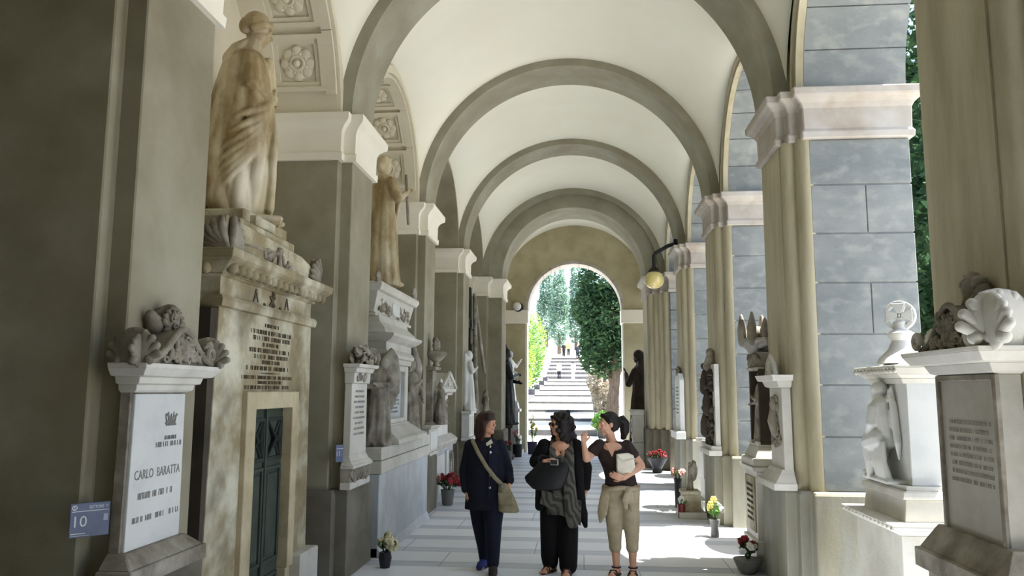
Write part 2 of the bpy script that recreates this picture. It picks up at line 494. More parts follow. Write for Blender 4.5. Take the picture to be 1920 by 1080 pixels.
# ------------------------------------------------------------------ side walls with their arches
def arch_wall(yc, half, R, ztop, n=40):
    poly = [(half, 0), (half, ztop), (-half, ztop), (-half, 0)]
    poly += [(-R, 0)] + [(-R * cos(pi * i / n), R * sin(pi * i / n)) for i in range(1, n)] + [(R, 0)]
    return poly[::-1]
def make_left_wall(k, yc, cream, half=2.0, R=1.40):
    w = MB().extr(arch_wall(yc, half, R, 2.7), lambda u, v, d: (d, yc + u, Z_SP + v), NICHE - .2, XB_L).build('wall_left', M_CREAM2 if cream else M_PLASTER, smooth=30)
    tag(w, kind='structure')
    b = MB().arcband(R + .005, R + .115, lambda u, v, d: (d, u, v), XB_L - .02, XB_L + .035, n=40)
    t = thing('wall_arch', '%s rim of the left wall arch over %s' % ('cream' if cream else 'grey', {-2: 'the bay beside the camera', -1: 'the doored tomb', 0: 'the angel monument', 1: 'the pedimented tablet', 2: 'the last left bay'}.get(k, 'a bay behind the camera')), 'arch', (0, yc, Z_SP), group='left wall arches')
    b.build('rim', M_CREAM2 if cream else M_PLASTER, t, smooth=30)
def make_right_wall(k, yc, half=2.0, R=1.39):
    w = MB().extr(arch_wall(yc, half, R + .02, 2.7), lambda u, v, d: (d, yc + u, Z_SP + v), XB_R - .03, XOUT - .01).build('wall_right', M_BLOCK, smooth=30)
    tag(w, kind='structure')
    t = thing('wall_arch', 'moulded right wall arch lined with stone, %s' % {-1: 'nearest opening', 0: 'second opening', 1: 'third opening', 2: 'last opening'}.get(k, 'opening behind the camera'), 'arch', (0, yc, Z_SP), group='right wall arches')
    MB().arcband(R, R + .055, lambda u, v, d: (d, u, v), XB_R - .075, XB_R, n=40).arcband(R + .06, R + .12, lambda u, v, d: (d, u, v), XB_R - .10, XB_R, n=40).build('rim', M_ROLL, t, smooth=30)
    m = MB(); nv = 11
    for i in range(nv):
        a0 = pi * i / nv + .004; a1 = pi * (i + 1) / nv - .004
        m.arcband(R - .004, R + .03, lambda u, v, d: (d, u, v), XB_R, XOUT, a0, a1, n=5)
    m.build('lining', M_BLOCK, t, smooth=30)
for k in range(-2, 3):
    yc = Y0L + .4 + S * k + 2.0
    make_left_wall(k, yc if k < 2 else yc + .05, k in (-1, 0))
for k in range(-2, 3):
    yc = Y0R + .375 + S * k + 2.0
    make_right_wall(k, yc)
# the parts of the side walls beside the deep end arch and in the last short bay
for x0, x1, nm in ((NICHE - .2, XB_L + .1, 'wall_left'), (XB_R - .03, XOUT - .01, 'wall_right')):
    w = MB().box(x0, x1, 20.4, 24.7, Z_SP, 7.5)
    tag(w.build(nm, M_PLASTER), kind='structure')
w = MB().box(NICHE - .25, NICHE, -2.4, 24.7, 0, 7.4).build('wall_left', M_PLASTER); tag(w, kind='structure')
for ya, yb in ((4.93, 7.91), (8.93, 11.91)):
    w = MB().box(NICHE, NICHE + .03, ya, yb, 3.2, 6.2).build('wall_left', M_CREAM2); tag(w, kind='structure')
w = MB().box(NICHE - .2, XB_L, 21.62, 24.7, 0, Z_SP).build('wall_left', M_PLASTER); tag(w, kind='structure')
# wall and side blocks added behind the camera to cut the rear light
w = MB().box(-3.6, 3.3, -2.6, -2.3, 0, 7.5).build('added_wall_back', M_PLASTER); tag(w, kind='structure')
for x0, x1, nm in ((NICHE, XB_L, 'wall_left'), (2.167, XOUT, 'wall_right')):  # right block is added, partly closing an opening to cut its light
    w = MB().box(x0, x1, -2.3, 1.75 if x0 > 0 else .9, 0, 7.5).build(nm, M_PLASTER); tag(w, kind='structure')
# roof over the vaults
w = MB().box(-3.75, XOUT, -2.6, 25.3, 7.4, 7.7).build('roof', M_PLASTER); tag(w, kind='structure')

# ------------------------------------------------------------------ end wall with the garden arch
EY, ER, EC, EZ = 24.6, 1.53, -0.225, 4.38
def make_end_wall():
    n = 48
    poly = [(-3.7, 0), (-3.7, 7.5), (3.2, 7.5), (3.2, 0), (EC + ER, 0)] + [(EC + ER * cos(pi * i / n), EZ + ER * sin(pi * i / n)) for i in range(n + 1)] + [(EC - ER, 0)]
    w = MB().extr(poly, lambda u, v, d: (u, d, v), EY, EY + .7).build('wall_end', M_END, smooth=30); tag(w, kind='structure')
    t = thing('garden_arch', 'pale stone voussoirs lining the round arch that opens on the garden steps', 'arch', (EC, EY, EZ))
    m = MB()
    for i in range(15):
        m.arcband(ER - .075, ER + .02, lambda u, v, d: (u, d, v), -.02, .72, pi * i / 15 + .003, pi * (i + 1) / 15 - .003, n=4)
    m.build('voussoirs', M_CAPR, t, smooth=30)
    for sx in (-1, 1):
        m = MB()
        a, b = (ER - .09, ER + .62) if sx > 0 else (-ER - .62, -ER + .09)
        m.box(a, b, -.06, .76, -.42, 0.0)
        m.build('impost', M_CAPL, t, bevel=.012)
        m = MB(); a, b = (ER - .055, ER + .01) if sx > 0 else (-ER - .01, -ER + .055)
        m.box(a, b, 0.02, .68, -EZ, -.42); m.build('jamb', M_CAPL, t)
make_end_wall()

# ------------------------------------------------------------------ coffered soffits of the first left wall arches
def make_coffers(k):
    yc = Y0L + .4 + S * k + 2.0
    t = thing('coffered_soffit', 'cream soffit with carved rosette coffers over %s' % ('the doored tomb' if k == -1 else 'the angel monument'), 'ceiling ornament', (0, yc, Z_SP), group='coffered soffits')
    R = 1.40; xc = -2.955
    def P(u, a, w):   # u along X, a angle, w out of the soffit towards the centre
        r = R - w
        return (xc + u, r * cos(a), r * sin(a))
    def bar(m, u0, u1, s0, s1, a0, w, w2=None):
        vs = []
        n = 4
        for i in range(n + 1):
            a = a0 + (s0 + (s1 - s0) * i / n) / R
            vs += [P(u0, a, -.01), P(u0, a, w), P(u1, a, w), P(u1, a, -.01)]
        fs = [(i * 4 + q, i * 4 + (q + 1) % 4, (i + 1) * 4 + (q + 1) % 4, (i + 1) * 4 + q) for i in range(n) for q in range(4)]
        fs += [(3, 2, 1, 0), (n * 4, n * 4 + 1, n * 4 + 2, n * 4 + 3)]
        m.add(vs, fs)
    def frame(m, h, wd, a0, w):
        bar(m, -h, h, -h, -h + wd, a0, w); bar(m, -h, h, h - wd, h, a0, w)
        bar(m, -h, -h + wd, -h + wd, h - wd, a0, w); bar(m, h - wd, h, -h + wd, h - wd, a0, w)
    step = radians(27.3)
    for i in range(6):
        a0 = radians(21.6) + step * i
        m = MB(); frame(m, .30, .055, a0, .05); frame(m, .245, .05, a0, .028)
        bar(m, .30, .405, -.33, .33, a0, .05); bar(m, -.545, -.30, -.33, .33, a0, .05)
        p = m.build('coffer', M_CREAM2, t)
        m = MB()
        m.lathe([(.175, -.01), (.175, .012), (.15, .02), (.0, .02)], seg=28)
        for q in range(8):
            an = 2 * pi * q / 8
            m.ell((.125 * cos(an), .125 * sin(an), .018), (.062, .058, .026), Matrix.Rotation(an, 3, 'Z'), seg=12, rings=7)
            an += pi / 8
            m.ell((.10 * cos(an), .10 * sin(an), .022), (.03, .03, .022), seg=8, rings=6)
        m.lathe([(.085, .0), (.09, .03), (.078, .052), (.06, .045), (.05, .03), (.0, .03)], seg=24)
        m.lathe([(.036, .02), (.036, .06), (.02, .075), (.0, .078)], seg=14)
        ex = Vector((1, 0, 0)); es = Vector((0, -sin(a0), cos(a0))); ew = Vector((0, -cos(a0), -sin(a0))); o0 = Vector(P(0, a0, 0))
        for i_, v_ in enumerate(m.v): m.v[i_] = tuple(o0 + ex * v_[0] + es * v_[1] + ew * v_[2])
        m.build('rosette', M_CREAM2, p, smooth=True)
for k in (-1, 0):
    make_coffers(k)

# ------------------------------------------------------------------ carving helpers
def head(m, c, h, R=None, ears=True, k=1.0):
    """head of height h (chin to crown) centred on c, looking along -Y of R"""
    R = R if R is not None else Matrix.Identity(3)
    s = h / .225; c = Vector(c)
    def e(p, r): m.ell(c + R @ (Vector(p) * s), tuple(q * s for q in r), R, seg=12, rings=9)
    e((0, .012, .022), (.074, .092, .090)); e((0, -.028, -.025), (.058, .060, .078))
    e((0, -.052, -.088), (.030, .032, .024))
    for x in (-1, 1):
        e((x * .036, -.018, -.062), (.026, .045, .034)); e((x * .028, -.080, .026), (.024, .012, .009))
        e((x * .035, -.064, -.022), (.021, .022, .020)); e((x * .011, -.100, -.026), (.009, .010, .008))
        e((x * .030, -.074, .006), (.0125, .0125, .0115))
        if ears: e((x * .076, .012, -.002), (.010, .020, .032))
    m.tube([c + R @ (Vector(p) * s) for p in ((0, -.084, .022), (0, -.098, -.004), (0, -.106, -.022))], [.008 * s, .010 * s, .013 * s], seg=8)
    e((0, -.086, -.050), (.021, .011, .006)); e((0, -.084, -.061), (.018, .010, .007))
def rotm(yaw=0, pitch=0, roll=0):
    return Matrix.Rotation(yaw, 3, 'Z') @ Matrix.Rotation(pitch, 3, 'X') @ Matrix.Rotation(roll, 3, 'Y')
def hand(m, w, d, n, side=1, curl=(.35, .45, .55, .65), s=1.0, spread=.0, thumb=.75, fr=.0085):
    """palm, four fingers and thumb from wrist w along d, palm facing n"""
    w = Vector(w); d = Vector(d).normalized(); n = Vector(n); n = (n - d * n.dot(d)).normalized()
    lat = d.cross(n) * side
    L = (.068, .076, .072, .056)
    for k in range(4):
        off = (1.5 - k) * .0195 * s
        b = w + d * (.088 - .006 * abs(k - 1.2)) * s + lat * off
        m.tube([w + d * .01 * s + lat * off * .6, b], [.015 * s, .0125 * s], seg=8)
        fd = (d + lat * (1.5 - k) * spread).normalized()
        p = b; a = 0.0; pts = [p]
        for seg, kk in ((.46, .55), (.31, 1.0), (.23, .8)):
            a += curl[k] * kk
            p = p + (fd * cos(a) + n * sin(a)) * L[k] * s * seg * 1.05; pts.append(p)
        m.tube(pts, [fr * s * 1.08, fr * s, fr * s * .92, fr * s * .8], seg=8)
    b = w + d * .022 * s + lat * .026 * s
    t1 = b + (d * (1 - thumb * .45) + lat * thumb + n * .25).normalized() * .042 * s
    t2 = t1 + (d * 1.0 + lat * thumb * .35 + n * .3).normalized() * .032 * s
    m.tube([w + d * .005 * s, b, t1, t2], [.014 * s, .0145 * s, .011 * s, .009 * s], seg=8)
    return m

def robe(m, secs, folds=9, amp=.06, twist=1.2, seed=0, seg=80, low=0.0):
    """pleated drapery loft; secs = [(z, cx, cy, rx, ry, strength)]"""
    r = random.Random(seed); ph = [r.uniform(0, 6.28) for _ in range(4)]
    out = []
    N = 3
    dense = []
    for a, b in zip(secs, secs[1:]):
        for q in range(N): dense.append(tuple(x + (y - x) * q / N for x, y in zip(a, b)))
    dense.append(secs[-1])
    for z, cx, cy, rx, ry, st in dense:
        ring = []
        for k in range(seg):
            an = 2 * pi * k / seg
            f = (2 * abs(sin(.5 * (folds * an + twist * z * 3 + ph[0]))) ** .7 - 1.15) * .75 + (2 * abs(sin(.5 * (round(folds * 1.7) * an - twist * z * 2 + ph[1]))) ** .7 - 1.15) * .4 + sin(3 * an + z * 4 + ph[2]) * .3
            q = 1 + amp * st * f
            ring.append((cx + rx * q * cos(an), cy + ry * q * sin(an), z))
        out.append(ring)
    return m.loft(out)

def figure(m, h=1.7, folds=10, amp=.07, twist=1.0, wid=1.0, dep=1.0, sway=0.0, seed=0, arms=(), look=(0, 0, 0), wings=0, hood=False, hair=True, lean=0.0):
    """standing robed figure facing -Y, feet on z = 0"""
    s = h / 1.7
    n0 = len(m.v)
    S_ = [(0, .25, .2, 1), (.06, .255, .21, 1.1), (.25, .225, .19, 1.1), (.5, .205, .175, 1), (.8, .185, .16, .8), (1.0, .16, .13, .6), (1.12, .165, .13, .55),
          (1.28, .19, .135, .45), (1.36, .185, .12, .3), (1.41, .14, .1, .15), (1.45, .07, .07, 0)]
    secs = [(z, sway * sin(pi * z / 1.5), lean * z, rx * wid, ry * dep, st) for z, rx, ry, st in S_]
    robe(m, secs, folds, amp, twist, seed)
    hc = Vector((0, lean * 1.6 - .015, 1.585)); R = rotm(*look)
    m.tube([(0, lean * 1.4, 1.38), (0, lean * 1.5, 1.47), hc + Vector((0, .01, -.03))], [.075, .055, .05])
    head(m, hc, .225, R)
    if hair:
        m.ell(hc + R @ Vector((0, .035, .035)), (.09, .092, .095), R); m.ell(hc + R @ Vector((0, .085, -.03)), (.06, .055, .07), R)
    if hood:
        m.ell(hc + R @ Vector((0, .03, .03)), (.105, .105, .115), R)
        m.tube([hc + Vector((0, .06, 0)), (0, .08, 1.42), (0, .1, 1.2)], [.09, .14, .15], flat=.7)
    for sh, el, ha in arms:
        m.tube([sh, el], [.075, .06]); m.tube([el, ha], [.058, .036])
        d = Vector(ha) - Vector(el)
        hand(m, ha, d, (0, -1, .2) if abs(d.normalized().y) < .8 else (0, 0, 1), side=1 if ha[0] > 0 else -1, s=1.0)
    for x in (-1, 1): m.ell((x * .085, -.17 * dep, .035), (.05, .11, .04))
    if wings:
        for x in (-1, 1):
            ed = [Vector((x * .08, .10, 1.28)), Vector((x * .24, .22, 1.58)), Vector((x * .38, .26, 1.74)), Vector((x * .46, .28, 1.62))]
            m.tube(ed, [.07, .085, .08, .06])
            for q in range(9):
                t = q / 8
                a = ed[0].lerp(ed[1], min(1, t * 2.2)) if t < .45 else ed[1].lerp(ed[3], (t - .45) / .55)
                ln = .5 + .55 * sin(pi * min(1, t * .75 + .15)) * wings
                b = a + Vector((x * (.02 + .06 * t), .10 - .05 * t, -ln)); mid = a.lerp(b, .5) + Vector((x * .03, .05, 0))
                m.tube([a, mid, b], [.06, .07, .035], flat=.75, up=(x * .3, 1, 0))
    for i in range(n0, len(m.v)): m.v[i] = tuple(c * s for c in m.v[i])
    return m

def palmette(m, c, size, n=7, spread=1.25, ax='x', th=.18):
    """shell of fused petals standing on c in the xz plane (or the yz plane)"""
    c = Vector(c)
    E = (lambda a: Vector((sin(a), 0, cos(a)))) if ax == 'x' else (lambda a: Vector((0, sin(a), cos(a))))
    nrm = (0, 1, 0) if ax == 'x' else (1, 0, 0)
    m.ell(c + E(0) * size * .40, (size * .56, size * .15, size * .55) if ax == 'x' else (size * .15, size * .56, size * .55))
    n += 2
    for i in range(n):
        a = (i / (n - 1) - .5) * 2 * spread
        L = size * (.72 + .28 * cos(a)); d = E(a)
        m.tube([c + d * L * .2, c + d * L * .55, c + d * L * .86], [size * .05, size * .10, size * .10], seg=10, flat=1.0, up=nrm)
    for s_ in (-1, 1): m.ell(c + E(s_ * 1.45) * size * .42 + Vector((0, 0, size * .06)), size * .14, seg=10, rings=7)
    m.ell(c + Vector((0, 0, size * .12)), size * .17)
    return m
def scroll(m, c, r, turns=1.4, th=.02, sgn=1, a0=0.0, ax='x'):
    c = Vector(c); pts = []
    for i in range(18):
        t = i / 17; a = a0 + sgn * t * turns * 2 * pi; q = r * (1 - .8 * t)
        pts.append(c + (Vector((q * cos(a), 0, q * sin(a))) if ax == 'x' else Vector((0, q * cos(a), q * sin(a)))))
    return m.tube(pts, [th * (1 - .4 * i / 17) for i in range(18)], seg=7)
def carved(m, x0, x1, z0, z1, y, n, r, seed=0, depth=.6):
    """relief of leaves, buds and curls on a face"""
    q = random.Random(seed)
    for i in range(n):
        x = q.uniform(x0, x1); z = q.uniform(z0, z1); a = q.uniform(0, pi)
        k = q.random()
        if k < .5:
            R = Matrix.Rotation(a, 3, 'Y'); m.ell((x, y, z), (r * 1.5, r * depth, r * .55), R, seg=8, rings=6)
        elif k < .8: m.ell((x, y, z), (r * .7, r * depth, r * .7), seg=8, rings=6)
        else: scroll(m, (x, y - r * .2, z), r * 1.1, 1.1, r * .32, q.choice((-1, 1)), a)
    return m
def petals(m, c, r, n=6, rot=None):
    c = Vector(c); R = rot if rot is not None else Matrix.Identity(3)
    for i in range(n):
        a = 2 * pi * i / n
        m.ell(c + R @ Vector((r * .6 * cos(a), 0, r * .6 * sin(a))), (r * .5, r * .28, r * .5), R, seg=8, rings=6)
    m.ell(c, r * .38, seg=8, rings=6)
    return m
def inscription(name_, parent, mat, y, lines, seed=1, th=.003):
    """worn, unreadable lines of engraved strokes: (centre x, z, width, height)"""
    q = random.Random(seed); m = MB()
    for cx, z, w, h in lines:
        x = cx - w / 2
        while x < cx + w / 2:
            cw = h * q.uniform(.5, .85)
            k = q.random()
            if k < .18: x += cw; continue
            st = h * .13
            m.box(x, x + st, y - th, y + .002, z - h / 2, z + h / 2)
            if k > .35: m.box(x + cw - st, x + cw, y - th, y + .002, z - h / 2, z + h / 2)
            if k > .45:
                zz = q.choice((-.42, -.05, .36)) * h
                m.box(x, x + cw, y - th, y + .002, z + zz, z + zz + st * .8)
            x += cw + h * .25
    return m.build('lettering', mat, parent)

# ------------------------------------------------------------------ outside: forecourt on the right, garden steps beyond the end arch
M_GRAVEL = stone('pale gravel', (210, 207, 200), (188, 185, 178), 6, 0.95, 0.2, 80)
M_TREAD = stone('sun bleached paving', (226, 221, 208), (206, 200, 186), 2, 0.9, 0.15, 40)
M_RISER = stone('shade darkened step stone', (104, 104, 106), (82, 82, 86), 3, 0.85, 0.2, 40)  # grey darkened to put the shade of the risers into the colour
M_BARK = stone('grey brown bark', (128, 112, 98), (88, 76, 66), 6, 0.95, 0.5, 25, stretch=(3, 3, .5))
def leaf_mat(name, c1, c2, trans=0.25, scale=3.0):
    m, nt, b = new_mat(name)
    geo = nd(nt, 'ShaderNodeNewGeometry')
    n1 = nd(nt, 'ShaderNodeTexNoise'); n1.inputs['Scale'].default_value = scale; n1.inputs['Detail'].default_value = 4
    nt.links.new(geo.outputs['Position'], n1.inputs['Vector'])
    r = nd(nt, 'ShaderNodeValToRGB')
    r.color_ramp.elements[0].position = .36; r.color_ramp.elements[0].color = s2l(c2)
    r.color_ramp.elements[1].position = .64; r.color_ramp.elements[1].color = s2l(c1)
    nt.links.new(n1.outputs['Fac'], r.inputs['Fac'])
    nt.links.new(r.outputs[0], b.inputs['Base Color']); b.inputs['Roughness'].default_value = .7
    b.inputs['Specular IOR Level'].default_value = .2
    tr = nd(nt, 'ShaderNodeBsdfTranslucent'); nt.links.new(r.outputs[0], tr.inputs['Color'])
    mx = nd(nt, 'ShaderNodeMixShader'); mx.inputs[0].default_value = trans
    nt.links.new(b.outputs[0], mx.inputs[1]); nt.links.new(tr.outputs[0], mx.inputs[2])
    nt.links.new(mx.outputs[0], nt.nodes['Material Output'].inputs['Surface'])
    return m
M_LEAFD = leaf_mat('dark evergreen leaves', (84, 116, 76), (44, 70, 46))
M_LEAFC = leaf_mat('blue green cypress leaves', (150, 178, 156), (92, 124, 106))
M_LEAFY = leaf_mat('bright yellow green leaves', (170, 190, 90), (110, 148, 60), .4)
M_LEAFG = leaf_mat('fresh green leaves', (112, 152, 76), (66, 108, 50), .35)
M_LEAFW = leaf_mat('pale grey leaves', (196, 188, 172), (150, 140, 122), .3)

def leaves(m, blobs, n, size, seed=1, shell=.55, droop=0.0):
    r = random.Random(seed)
    tot = sum(b[1][0] * b[1][1] * b[1][2] for b in blobs)
    for c, rad in blobs:
        k = max(8, int(n * rad[0] * rad[1] * rad[2] / tot))
        for _ in range(k):
            while True:
                d = Vector((r.gauss(0, 1), r.gauss(0, 1), r.gauss(0, 1)))
                if d.length > 1e-3: break
            d.normalize()
            q = shell + (1 - shell) * r.random() ** .6
            p = Vector((c[0] + d.x * rad[0] * q, c[1] + d.y * rad[1] * q, c[2] + d.z * rad[2] * q))
            s = size * r.uniform(.6, 1.3)
            a = Vector((r.gauss(0, 1), r.gauss(0, 1), r.gauss(0, .6) - droop)).normalized()
            b = a.cross(Vector((r.gauss(0, 1), r.gauss(0, 1), r.gauss(0, 1)))).normalized()
            e = a * s; w = b * s * .42
            m.add([p - e, p + w * 1.0, p + e, p - w * 1.0], [(0, 1, 2, 3)])
    return m

def tree(name, label, loc, trunk, blobs, n, size, mat, seed, cat='tree', group=None, shell=.55):
    t = thing(name, label, cat, loc, group=group)
    tm = MB()
    for pts, rad in trunk: tm.tube(pts, rad, seg=9)
    if trunk: tm.build('trunk', M_BARK, t, smooth=True)
    leaves(MB(), blobs, n, size, seed, shell).build('foliage', mat, t)
    return t

g = MB().box(3.25, 70, -40, 27.6, -.45, -.12).build('ground', M_GRAVEL); tag(g, 'sunlit pale gravel forecourt beside the arcade', 'ground', kind='structure')

def zp(D):
    return 0.0 if D < 27.6 else (.059 * (D - 27.6) if D < 76 else 2.86 + .165 * (D - 76))
# garden ground: one sloping terrain
ys = [27.6, 40, 55, 76, 94, 130, 200]
vs = []; fs = []
for i, y in enumerate(ys):
    z = (zp(min(y, 94)) if y <= 94 else 5.83 + (y - 94) * .02) - .35
    for x in (-60, -3.6, 1.2, 70):
        vs.append((x, y, z + (.0 if -4 < x < 2 else (.5 if x < 0 else .0))))
for i in range(len(ys) - 1):
    for k in range(3):
        a = i * 4 + k; fs.append((a, a + 1, a + 5, a + 4))
g = MB().add(vs, fs).build('terrain', M_GRAVEL, smooth=False); tag(g, 'pale garden ground rising beyond the end arch', 'ground', kind='structure')

D = [27.6, 33, 38, 43, 49, 55.5, 62, 69, 76, 79, 82, 85, 88, 91, 94, 98]
t = thing('garden_stairway', 'long shallow sunlit stone stairway climbing away beyond the round end arch', 'stairs', (-1.3, 27.6, 0))
zs_ = []
for i, (a, b) in enumerate(zip(D, D[1:])):
    z0 = 0.0 if i == 0 else zp(a) - .02
    z1 = zp(b) - .16 if b < 76.5 else zp(b) - .27
    if i == 0: z1 = .05
    zs_.append((z0, z1))
    xl = -2.0 if a < 70 else -2.3
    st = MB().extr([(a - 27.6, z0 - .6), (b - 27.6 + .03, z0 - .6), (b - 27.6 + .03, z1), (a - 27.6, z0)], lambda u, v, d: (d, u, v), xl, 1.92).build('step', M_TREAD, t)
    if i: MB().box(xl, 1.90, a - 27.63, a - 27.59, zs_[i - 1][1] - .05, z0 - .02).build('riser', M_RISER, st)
w = MB()
for a, b in zip(D[1:], D[2:]):
    w.box(.62, .85, a, b, zp(a) - .5, zp(a) + .16)
tag(w.build('stone_kerb', M_RISER), 'grey stone kerb along the right side of the garden stairway', 'kerb')
w = MB()
for a, b in zip(D[1:9], D[2:10]):
    w.box(-3.75, -3.3, a, b, zp(a) - .5, zp(a) + .35)
tag(w.build('stone_kerb', M_RISER), 'low stone wall along the left side of the garden stairway', 'kerb')

def P(x, y): return (x, y, zp(y))
# the big dark evergreen
tree('evergreen_tree', 'large dark evergreen with a leaning grey trunk, right of the garden stairway', P(1.28, 36),
     [([(0, 0, -.4), (.10, .05, 1.0), (.22, .1, 2.0), (.2, .2, 3.4), (.1, .2, 6)], [.34, .27, .22, .18, .1]),
      ([(.18, .1, 1.7), (.5, .1, 2.6), (.9, .3, 3.6)], [.14, .1, .07]), ([(.12, .1, 1.5), (-.2, .1, 2.6), (-.5, .2, 3.6)], [.12, .09, .06])],
     [((.1, .4, 4.6), (1.5, 1.3, 1.7)), ((.75, .2, 3.6), (.85, .9, 1.2)), ((-.55, .3, 3.5), (.9, 1.0, 1.0)), ((-.1, .5, 6.4), (1.35, 1.3, 1.6)),
      ((.8, .5, 6.2), (.95, 1.1, 1.6)), ((.2, .5, 8.0), (1.1, 1.1, 1.6)), ((-.95, .4, 5.2), (.75, .9, 1.1)), ((1.25, .5, 4.6), (.7, .9, 1.5)), ((.3, .2, 2.75), (.7, .8, .6)), ((-.7, .1, 2.9), (.75, .8, .8)), ((-.3, .1, 2.4), (.5, .6, .5)), ((1.0, .2, 2.7), (.6, .7, .6))],
     15000, .13, M_LEAFD, 3)
tree('evergreen_tree', 'thin double trunked evergreen behind the large dark evergreen', P(.98, 42),
     [([(-.22, 0, -.3), (-.2, 0, 1.5), (-.15, 0, 3.5)], [.13, .11, .08]), ([(.14, 0, -.3), (.2, 0, 1.5), (.3, 0, 3.5)], [.12, .1, .07])],
     [((0, 0, 3.6), (1.1, 1.0, 1.4)), ((.2, .2, 5.4), (.9, .9, 1.4))], 3500, .14, M_LEAFD, 5)
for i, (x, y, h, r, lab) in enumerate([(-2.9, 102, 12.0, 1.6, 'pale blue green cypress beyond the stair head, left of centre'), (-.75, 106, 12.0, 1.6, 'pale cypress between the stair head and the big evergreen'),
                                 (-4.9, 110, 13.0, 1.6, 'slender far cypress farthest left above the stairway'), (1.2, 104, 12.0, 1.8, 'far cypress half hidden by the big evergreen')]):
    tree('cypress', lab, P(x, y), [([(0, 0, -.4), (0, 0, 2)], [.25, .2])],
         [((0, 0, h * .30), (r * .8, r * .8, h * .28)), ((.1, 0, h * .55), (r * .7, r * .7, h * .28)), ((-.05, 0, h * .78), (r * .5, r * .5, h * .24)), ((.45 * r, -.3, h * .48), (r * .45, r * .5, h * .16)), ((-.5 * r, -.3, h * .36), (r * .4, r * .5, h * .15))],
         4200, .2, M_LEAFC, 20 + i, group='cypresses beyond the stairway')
for i, (x, y, z0, rx, rz, m, lab) in enumerate([(-3.75, 33, 1.6, .85, 1.6, M_LEAFG, 'fresh green climbing shrub just outside the arch, left'), (-3.7, 39, 2.0, 1.0, 2.3, M_LEAFY, 'sunlit yellow green shrub left of the lower stairs'),
                                       (-3.9, 47, 2.3, 1.2, 2.6, M_LEAFY, 'taller sunlit shrub left of the middle stairs'), (-4.0, 57, 2.5, 1.4, 2.8, M_LEAFG, 'green shrub left of the upper stairs'), (-4.4, 69, 3.2, 1.5, 3.0, M_LEAFY, 'last sunlit shrub left of the stair head')]):
    tree('shrub', lab, P(x - .55, y), [([(0, 0, -.4), (.3, 0, z0)], [.08, .05]), ([(0, 0, -.4), (.1, .2, z0)], [.07, .04])],
         [((.5, 0, z0 + .3), (rx, rx * 1.4, rz)), ((.75, -.4, z0 * .75), (rx * .7, rx, rz * .5)), ((.2, .5, z0 * 1.5), (rx * .7, rx, rz * .5))], 2600, .12, m, 40 + i, cat='shrub', group='shrubs left of the stairway')
tree('shrub', 'pale silvery shrub at the foot of the big evergreen', P(1.0, 37.9), [([(0, 0, -.3), (0, 0, .6)], [.05, .03])],
     [((0, 0, .95), (.55, .6, .75)), ((-.4, .1, 1.7), (.4, .5, .55)), ((.35, 0, .6), (.4, .5, .5))], 1700, .10, M_LEAFW, 61, cat='shrub')
tree('shrub', 'low green shrub by the first garden steps, right', P(.90, 33.0), [([(0, 0, -.3), (0, 0, .3)], [.05, .03])],
     [((0, 0, .35), (.5, .5, .42)), ((-.25, -.1, .25), (.3, .3, .28))], 1300, .07, M_LEAFG, 62, cat='shrub')
tree('shrub', 'pale brown tall shrub behind the silvery one', P(1.25, 47), [([(0, 0, -.3), (0, 0, .6)], [.05, .03])],
     [((0, 0, 1.2), (.6, .6, 1.1)), ((.3, 0, .7), (.5, .5, .6))], 1300, .11, M_LEAFW, 63, cat='shrub')
w = MB()
w.extr([(0, 0), (9, 0), (9, 1.5), (0, .55)], lambda u, v, d: (2.35 + d + u * .06, 31 + u, .1 + v), 0, .3)
tag(w.build('garden_wall', M_RISER), 'low sloping garden wall right of the big evergreen', 'wall')
# trees along the forecourt on the right
for i, (x, y, h, r) in enumerate([(9.6, 17.5, 13.5, 1.6), (9.2, 21.5, 14.5, 1.7), (10.2, 26, 14, 1.8), (10.6, 12.5, 13, 1.7), (12.5, 31, 15, 2.2)]):
    tree('cypress', 'tall dark cypress outside the right arcade, %s' % ('seen in the slit beside the sunny pier' if i in (0, 1) else 'one of the row behind'), (x, y, -.12), [([(0, 0, -.2), (0, 0, 3)], [.3, .22])],
         [((0, 0, h * .2), (r * .9, r * .9, h * .18)), ((0, 0, h * .4), (r, r, h * .22)), ((0, 0, h * .62), (r * .85, r * .85, h * .22)), ((0, 0, h * .82), (r * .6, r * .6, h * .2))],
         5200, .2, M_LEAFD, 80 + i, group='cypresses beside the arcade', shell=.3)

